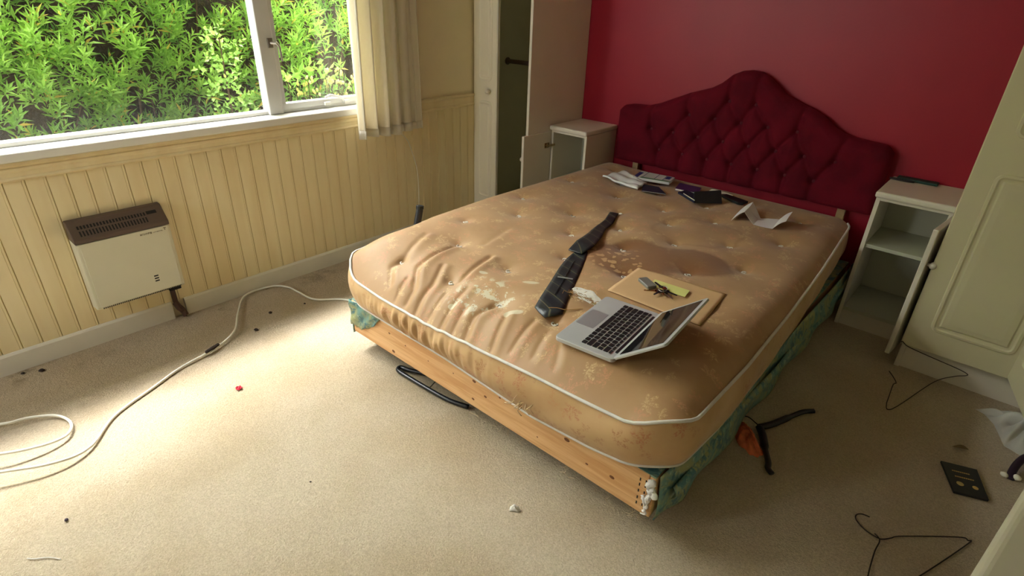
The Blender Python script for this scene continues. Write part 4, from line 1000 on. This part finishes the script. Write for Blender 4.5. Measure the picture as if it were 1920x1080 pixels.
tie_part('narrow_end', [(1.283, -.905), (1.325, -1.01), (1.352, -1.12), (1.388, -1.22), (1.420, -1.33), (1.425, -1.405)], [.040, .042, .048, .062, .078, .060], [.002, .002, .004, .008, .012, .007], tie)
tie_part('broad_end', [(1.438, -1.372), (1.458, -1.44), (1.500, -1.535), (1.545, -1.635), (1.590, -1.735), (1.628, -1.822)], [.040, .070, .080, .084, .088, .092], [.003, .002, .002, .002, .002, .002], tie, tip=.045)
tie_part('back_seam', [(1.470, -1.47), (1.510, -1.56), (1.552, -1.655), (1.590, -1.745)], [.002, .002, .002, .002], [.0058, .0058, .0058, .0058], tie, th=.0006)
obj('keeper_label', MB().prism([(1.514, -1.628), (1.562, -1.605), (1.566, -1.613), (1.518, -1.636)], mh(1.54, -1.62)+.0075, mh(1.54, -1.62)+.0082), m_tielabel, tie, label='pale keeper label sewn across the back', uvs=[(0, 0)]*8)
# folded letter
Zm = mh(1.78, -.45)
Apt = [(1.672, -.470), (1.715, -.450), (1.805, -.495), (1.895, -.515), (1.905, -.560)]
def letter():
    near = [Vector((1.713, -.626, 0)), Vector((1.722, -.520, .052)), Vector((1.835, -.637, .002)), Vector((1.905, -.628, .006)), Vector((1.905, -.628, .006))]
    return near
wdv = Vector((.062, .125, 0))
fold_near = [(1.710, -.606, .003), (1.744, -.556, .036), (1.806, -.594, .003), (1.885, -.585, .003), (1.925, -.560, .040)]
fold_far = [(p[0]-.022, p[1]+.158, p[2]+(.006 if i in (1, 4) else 0)) for i, p in enumerate(fold_near)]
mb = MB(); uv = []; K = 10
for i in range(4):
    k0 = len(mb.v)
    for a_ in range(K+1):
        for b__ in range(K+1):
            n_ = Vector(fold_near[i]).lerp(Vector(fold_near[i+1]), a_/K); f_ = Vector(fold_far[i]).lerp(Vector(fold_far[i+1]), a_/K); q = n_.lerp(f_, b__/K)
            q.z += .006*math.sin(PI*a_/K)*(1 if i in (0, 3) else -.3)
            mb.v.append((q.x, q.y, max(q.z, 0)+mh(q.x, q.y)+.002)); uv.append((b__/K*.15, (i+a_/K)*.07))
    mb.f += [(k0+a_*(K+1)+b__, k0+a_*(K+1)+b__+1, k0+(a_+1)*(K+1)+b__+1, k0+(a_+1)*(K+1)+b__) for a_ in range(K) for b__ in range(K)]
mb.mi = [0]*len(mb.f)
obj('folded_letter', mb, m_letter, smooth=False, uvs=uv, thick=.0006, label='white printed letter folded in a zigzag near the headboard end', cat='letter')
# papers near the head
def paper(name, pts, th, m, label, cat, lift=.002, crumple=0, uvs=True, n=10):
    mb = MB(); uv = []; zb_ = [mh(*lerp2(pts, i/n, j/n)) for i in range(n+1) for j in range(n+1)]
    for i in range(n+1):
        for j in range(n+1):
            x, y = lerp2(pts, i/n, j/n); z = mh(x, y)+lift+crumple*(.5+.5*math.sin(j*.9+i*.22+1))*(1+.25*math.sin(i*1.1-j*.5))*math.sin(PI*(.06+.88*i/n))**.3
            mb.v.append((x, y, z)); uv.append((i/n*.2, j/n*.15))
    mb.f = [(i*(n+1)+j, i*(n+1)+j+1, (i+1)*(n+1)+j+1, (i+1)*(n+1)+j) for i in range(n) for j in range(n)]; mb.mi = [0]*len(mb.f)
    return obj(name, mb, m, smooth=True, uvs=uv, thick=th, label=label, cat=cat)
paper('folded_newspaper', [(.985, -.350), (1.165, -.405), (1.185, -.535), (.962, -.525)], .009, m_whitepap, 'crumpled bright white folded paper at the left of the papers on the bed', 'paper', .003, .012, n=14)
lf = thing('printed_leaflet', (1.13, -.33, mh(1.13, -.33)), 'grey printed leaflet with blue blocks behind the crumpled white paper', 'leaflet')
LF = [(1.045, -.255), (1.238, -.235), (1.262, -.345), (1.070, -.395)]
lz = max(mh(*p) for p in LF)+.004
def pcs(u0, u1, v0, v1): return [lerp2(LF, u0, v0), lerp2(LF, u1, v0), lerp2(LF, u1, v1), lerp2(LF, u0, v1)]
obj('leaflet_sheet', MB().prism(LF, lz, lz+.014), m_news, lf, bev=.002, uvs=[(p[0], p[1]) for p in LF]*2)
obj('blue_block', MB().prism(pcs(.80, .93, .1, .55), lz+.0141, lz+.0147), m_blueprint, lf); obj('blue_block', MB().prism(pcs(0, .12, .2, .95), lz+.0141, lz+.0147), m_blueprint, lf)
obj('green_band', MB().prism(pcs(.2, 1, .82, .98), lz+.0141, lz+.0146), m_greenprint, lf)
for u_ in (.22, .55, .77): obj('ruled_line', MB().prism(pcs(u_, u_+.015, .03, .80), lz+.0141, lz+.0146), m_blueprint, lf)
def booklet(name, pts, th, m, label, cat, pages=True, lift=.002):
    z = max(mh(*p) for p in pts)+lift; c_ = (sum(p[0] for p in pts)/4, sum(p[1] for p in pts)/4)
    t = thing(name, (c_[0], c_[1], z), label, cat)
    ins = [(c_[0]+(p[0]-c_[0])*.97, c_[1]+(p[1]-c_[1])*.97) for p in pts]
    obj('cover', MB().prism(pts, z+th-.0015, z+th).prism(pts, z, z+.0015), m, t)
    obj('pages', MB().prism(ins, z+.0016, z+th-.0016), m_page, t); return t
booklet('navy_booklet', [(1.163, -.440), (1.247, -.425), (1.330, -.505), (1.215, -.545)], .005, m_navy, 'thin navy booklet between the crumpled white paper and the purple book', 'booklet', lift=.006)
booklet('purple_book', [(1.283, -.262), (1.405, -.258), (1.432, -.358), (1.312, -.372)], .011, m_purple, 'small purple book with pale page edges nearest the headboard', 'book')
paper('paper_sheet', [(1.440, -.205), (1.560, -.215), (1.560, -.262), (1.430, -.285)], .001, m_page, 'small cream sheet of paper behind the black wallet', 'paper', .004, .004)
# wallet: lower leaf flat, upper leaf standing half open
wz = mh(1.43, -.42)+.003
wal = thing('black_wallet', (1.45, -.42, wz), 'open black wallet with navy lining standing half open among the papers', 'wallet')
W0 = [(1.365, -.355), (1.352, -.420), (1.480, -.500), (1.480, -.405)]
obj('lower_leaf', MB().prism(W0, wz, wz+.010), m_navy, wal, bev=.002)
obj('card_edge', MB().prism([(1.385, -.425), (1.388, -.430), (1.478, -.494), (1.476, -.487)], wz+.0101, wz+.0125), m_page, wal)
up_ = [(1.478, -.500, wz), (1.582, -.405, wz), (1.552, -.370, wz+.052), (1.452, -.452, wz+.040)]
bk_ = [(p[0]-.006, p[1]+.006, p[2]) for p in up_]
mb = MB(); mb.add(up_+bk_, [(0, 1, 2, 3), (7, 6, 5, 4), (0, 4, 5, 1), (1, 5, 6, 2), (2, 6, 7, 3), (3, 7, 4, 0)]); obj('upper_leaf', mb, m_leather, wal, bev=.002)
ph = [(1.520, -.295), (1.545, -.268), (1.668, -.300), (1.662, -.348), (1.640, -.362)]
pz = max(mh(*p) for p in ph)+.002
obj('phone_case', MB().prism(ph, pz, pz+.012), m_leather, bev=.003, seg=3, label='black slim case right of the black wallet', cat='case')
obj('loose_thread', MB().tube(spline([(1.625, -1.818, mh(1.625, -1.818)+.010), (1.645, -1.80, mh(1.645, -1.80)+.010), (1.668, -1.785, mh(1.668, -1.785)+.006), (1.70, -1.74, mh(1.70, -1.74)+.003)], 6), .0012, 5), m_thread, smooth=True, label='tan loose thread across the broad end of the necktie', cat='thread')

# ------------------------------------------------------------------ things on the floor
def cab(pts, r): return MB().tube(spline(pts, 8), r, 8)
obj('white_cable', cab([(.80, -1.80, .006), (.60, -1.79, .006), (.414, -1.806, .006), (.303, -1.909, .008), (.18, -1.925, .008), (.105, -1.936, .010), (.045, -1.99, .012), (.045, -2.12, .012), (.188, -2.222, .014), (.33, -2.304, .016), (.396, -2.41, .012), (.431, -2.557, .008), (.483, -2.669, .006), (.56, -2.82, .006), (.680, -2.924, .012), (.700, -3.02, .028), (.640, -3.16, .045), (.5, -3.4, .05), (.4, -3.7, .01)], .0048), m_cable, smooth=True,
    label='white cable winding over the carpet from under the bed', cat='cable')
obj('white_cable', cab([(.05, -3.75, .01), (.2, -3.3, .02), (.36, -3.10, .022), (.385, -3.017, .016), (.430, -2.951, .010), (.510, -2.931, .010), (.575, -2.965, .016), (.582, -3.05, .030), (.54, -3.15, .045), (.40, -3.3, .06), (.25, -3.6, .02)], .0048), m_cable, smooth=True,
    label='looped end of white cable at the left edge below the heater wall', cat='cable')
obj('cable_joint', MB().tube([(.392, -2.395, .021), (.404, -2.425, .021), (.414, -2.455, .021)], [.0062, .0075, .0062], 8), m_brownlint, smooth=True, label='dark tape joint on the winding white cable', cat='cable joint')
def wire_hanger(pts, label, r=.0017):
    return obj('wire_hanger', MB().tube(spline(pts, 6), r, 6), m_wire, smooth=True, label=label, cat='coat hanger')
wire_hanger([(2.588, -1.486, .004), (2.568, -1.490, .004), (2.557, -1.505, .004), (2.562, -1.525, .004), (2.590, -1.546, .004), (2.622, -1.553, .006), (2.634, -1.548, .006), (2.650, -1.528, .006), (2.672, -1.499, .006), (2.79, -1.391, .005), (2.812, -1.385, .005), (2.814, -1.398, .005), (2.735, -1.600, .005), (2.665, -1.755, .006), (2.640, -1.765, .006), (2.630, -1.70, .006), (2.626, -1.610, .006), (2.628, -1.560, .007), (2.612, -1.545, .008)], 'thin wire coat hanger on the carpet at the bottom right')
wire_hanger([(2.470, -.606, .005), (2.492, -.640, .004), (2.508, -.676, .004), (2.502, -.698, .004), (2.506, -.80, .004), (2.509, -.855, .004), (2.520, -.888, .004), (2.545, -.83, .004), (2.618, -.578, .012), (2.668, -.550, .050), (2.700, -.545, .068), (2.700, -.546, .078), (2.66, -.545, .086), (2.56, -.546, .098), (2.497, -.547, .108), (2.480, -.558, .122), (2.472, -.562, .130), (2.468, -.560, .124)], 'bent wire coat hanger leaning on the plinth of the right wardrobe')
bh = thing('black_hanger', (2.25, -1.33, 0), 'black plastic coat hanger on the carpet right of the bed', 'coat hanger')
obj('hanger_arm', MB().tube(spline([(2.208, -1.330, .012), (2.235, -1.285, .012), (2.268, -1.200, .012), (2.292, -1.140, .012), (2.312, -1.110, .010), (2.322, -1.100, .010)], 6), [.013]*12+[.010]*19, 8, flat=.7), m_black, bh, smooth=True)
obj('hanger_arm', MB().tube(spline([(2.208, -1.330, .012), (2.232, -1.365, .012), (2.262, -1.425, .012), (2.292, -1.480, .012), (2.300, -1.505, .010), (2.318, -1.520, .010)], 6), [.014]*12+[.010]*19, 8, flat=.7), m_black, bh, smooth=True)
obj('hook', MB().tube(spline([(2.205, -1.326, .012), (2.190, -1.318, .012), (2.155, -1.30, .008), (2.13, -1.32, .006)], 6), .002, 6), m_wire, bh, smooth=True, label='thin metal hook')
# black hanger half under the foot of the bed
b2 = thing('black_hanger', (1.2, -1.95, 0), 'black plastic coat hanger poking out from under the foot of the bed', 'coat hanger')
obj('hanger_arm', MB().tube(spline([(1.145, -1.935, .014), (1.075, -1.965, .014), (1.040, -1.975, .014), (1.052, -1.995, .014), (1.12, -1.995, .014), (1.22, -1.99, .014), (1.32, -1.98, .012), (1.40, -1.955, .010)], 6), .0085, 8), m_black, b2, smooth=True)
obj('hook', MB().tube(spline([(1.22, -1.98, .014), (1.20, -1.90, .012), (1.24, -1.85, .01)], 6), .002, 6), m_wire, b2, smooth=True)
# orange net bag and clear plastic bag
def blob(c, rx, ry, h, rot, seed, nu=40, nv=16, rag=.25):
    r = np.random.default_rng(seed); ph_ = r.uniform(0, 6.28, 6)
    def f(u, v):
        a_ = u*2*PI; rr = (1-v)**.7
        rag_ = 1+rag*(.5*math.sin(3*a_+ph_[0])+.3*math.sin(5*a_+ph_[1])+.25*math.sin(9*a_+ph_[2]))
        x = rx*rr*rag_*math.cos(a_); y = ry*rr*rag_*math.sin(a_)
        z = h*(v**.6)*(.75+.25*math.sin(4*a_+ph_[3]+v*3))*(1+.25*math.sin(11*a_+v*9+ph_[4])) + .002
        return (c[0]+x*math.cos(rot)-y*math.sin(rot), c[1]+x*math.sin(rot)+y*math.cos(rot), max(z, .002))
    return MB().grid(f, nu, nv)
obj('orange_net_bag', blob((2.200, -1.412, 0), .082, .034, .035, -.9, 4), m_orange, smooth=True, label='crumpled orange netting beside the black hanger at the bed edge', cat='net bag')
PB = [(2.760, -.655), (2.790, -.668), (2.822, -.715), (2.845, -.790), (2.858, -.830), (2.905, -.850), (3.02, -.83), (3.05, -.62), (2.98, -.585), (2.88, -.60)]
bc = (2.92, -.71)
def pbag(u, v):
    k = u*len(PB); i = int(k) % len(PB); f_ = k-int(k); x = PB[i][0]*(1-f_)+PB[(i+1) % len(PB)][0]*f_; y = PB[i][1]*(1-f_)+PB[(i+1) % len(PB)][1]*f_
    z = .005+.05*math.sin(PI*min(1, v*.62))*(1+.5*math.sin(u*40+v*7)) + .012*math.sin(u*61)*v
    return (bc[0]+(x-bc[0])*(1-v), bc[1]+(y-bc[1])*(1-v), max(.003, z))
obj('plastic_bag', MB().grid(pbag, 80, 16), m_bag, smooth=True, label='crumpled clear plastic bag on the carpet in front of the right wardrobe', cat='plastic bag')
ps = thing('document_wallet', (2.776, -1.122, 0), 'dark document wallet with gold print lying on the carpet', 'wallet')
PP = [(2.706, -1.074), (2.800, -1.039), (2.842, -1.170), (2.757, -1.205)]
obj('cover', MB().prism(PP, .003, .011), m_leather, ps, bev=.002)
def pq(u0, u1, v0, v1): return [lerp2(PP, u0, v0), lerp2(PP, u1, v0), lerp2(PP, u1, v1), lerp2(PP, u0, v1)]
GL = MB()
for (u0, u1, v0) in ((.22, .72, .25), (.24, .78, .43)):
    nseg = 9
    for k in range(nseg):
        a0 = u0+(u1-u0)*k/nseg; GL.prism(pq(a0, a0+(u1-u0)/nseg*.75, v0, v0+.035), .0111, .0114)
obj('gold_lettering', GL, m_gold, ps, kind='stuff', label='two lines of small gold lettering')
def disc(u, v, r): 
    c_ = lerp2(PP, u, v); return [(c_[0]+r*math.cos(k*PI/8), c_[1]+r*math.sin(k*PI/8)) for k in range(16)]
obj('crest', MB().prism(disc(.30, .68, .010), .0111, .0113), m_brass, ps); obj('emblem', MB().prism(disc(.72, .70, .008), .0111, .0114), m_gold, ps)
obj('dry_leaf', MB().grid(lambda u, v: (2.725+.046*u, -.957+.02*u+.014*(v-.5)*math.sin(PI*u)*1.6, .004+.008*math.sin(PI*u)*(.4+abs(v-.5))), 14, 4), m_leaf_dry, smooth=True, label='small curled brown leaf on the carpet above the document wallet', cat='leaf')
obj('dark_loop_strap', MB().tube(spline([(2.885, -1.005, .004), (2.885, -.975, .014), (2.895, -.93, .03), (2.915, -.885, .036), (2.95, -.86, .03), (2.98, -.87, .008)], 6), .011, 8, flat=.5), m_strap, smooth=True, label='dark purple looped strap on the carpet at the right edge', cat='strap')
obj('paper_scrap', MB().lathe([(.003, 0), (.011, .003), (.012, .008), (.005, .013)], (2.868, -1.0, .001), (.1, .1, 1), 9), m_page, smooth=True, label='small pale scrap left of the dark purple strap', cat='scrap')
obj('paper_scrap', MB().lathe([(.003, 0), (.013, .003), (.014, .009), (.005, .016)], (2.899, -.99, .001), (-.1, .1, 1), 9), m_page, smooth=True, label='small pale scrap inside the curve of the dark purple strap', cat='scrap')
obj('sweet_wrapper', MB().grid(lambda u, v: (.698+.022*u, -2.472+.02*v, .003+.006*abs(math.sin(5*u+4*v))), 6, 6), m_red_wrap, thick=.0008, label='tiny red sweet wrapper on the carpet in front of the heater', cat='wrapper')
obj('fluff_ball', blob((1.815, -2.172, 0), .016, .010, .015, .4, 8, 20, 8, .4), m_tuft, smooth=True, label='white lump of fluff on the carpet in front of the bed foot', cat='fluff')
obj('purple_crumb', MB().lathe([(.002, 0), (.005, .003), (.004, .007)], (.943, -3.049, .001), (0, .2, 1), 8), m_strap, smooth=True, label='tiny dark purple crumb on the carpet at the lower left', cat='crumb')
obj('white_thread', MB().tube(spline([(1.008, -3.148, .003), (1.025, -3.135, .004), (1.045, -3.11, .003), (1.073, -3.091, .003)], 5), .0014, 5), m_piping, smooth=True, label='short white thread on the carpet at the bottom left', cat='thread')
for (x, y, s_, lab) in ((.365, -2.228, .011, 'dark crumb on the carpet beside the cable bend'), (.266, -2.112, .008, 'small dark crumb on the carpet nearer the skirting'), (.075, -2.923, .011, 'dark crumb by the skirting at the far left'), (.045, -2.975, .007, 'tiny dark crumb left of another by the skirting'), (.30, -1.96, .006, 'tiny dark crumb by the cable near the bed'), (1.30, -2.52, .004, 'tiny dark speck on the open carpet')):
    obj('carpet_crumb', MB().lathe([(s_*.5, 0), (s_, s_*.3), (s_*.5, s_*.8)], (x, y, .001), (rng.normal(0, .2), rng.normal(0, .2), 1), 7), m_brownlint, smooth=True, label=lab, cat='crumb')
lint = MB()
for k in range(16):
    x = rng.uniform(1.5, 2.12); y = BYF-.005; z0 = BZ0-.002; l_ = rng.uniform(.010, .026)
    lint.tube([(x, y+.006, z0), (x+rng.normal(0, .01), y-.008, z0-l_*.5), (x+rng.normal(0, .015), y-.006, z0-l_)], .0007, 4)
obj('hanging_threads', lint, m_thread2, dv, kind='stuff')
tb = thing('black_tube', (.66, -1.62, 0), 'black plastic tube leaning behind the window side of the bed', 'tube')
obj('tube_body', MB().tube([(.655, -1.66, .0), (.628, -1.508, .445)], .0165, 14), m_black, tb, smooth=False, bev=.002)
obj('tube_cap', MB().tube([(.628, -1.508, .4455), (.6275, -1.505, .462)], .0175, 14), m_leather, tb, bev=.002)

# ------------------------------------------------------------------ repeats of a kind share a group
GROUPS = {'bedside_cabinet': 'bedside cabinets either side of the bed', 'fitted_wardrobe': 'fitted wardrobes either side of the bed', 'wire_hanger': 'wire coat hangers on the carpet', 'black_hanger': 'black plastic coat hangers on the carpet',
          'white_cable': 'white cable on the carpet', 'carpet_crumb': 'dark crumbs on the carpet', 'paper_scrap': 'pale scraps by the dark strap'}
for o in scene.objects:
    k = o.name.split('.')[0]
    if o.parent is None and k in GROUPS: o['group'] = GROUPS[k]
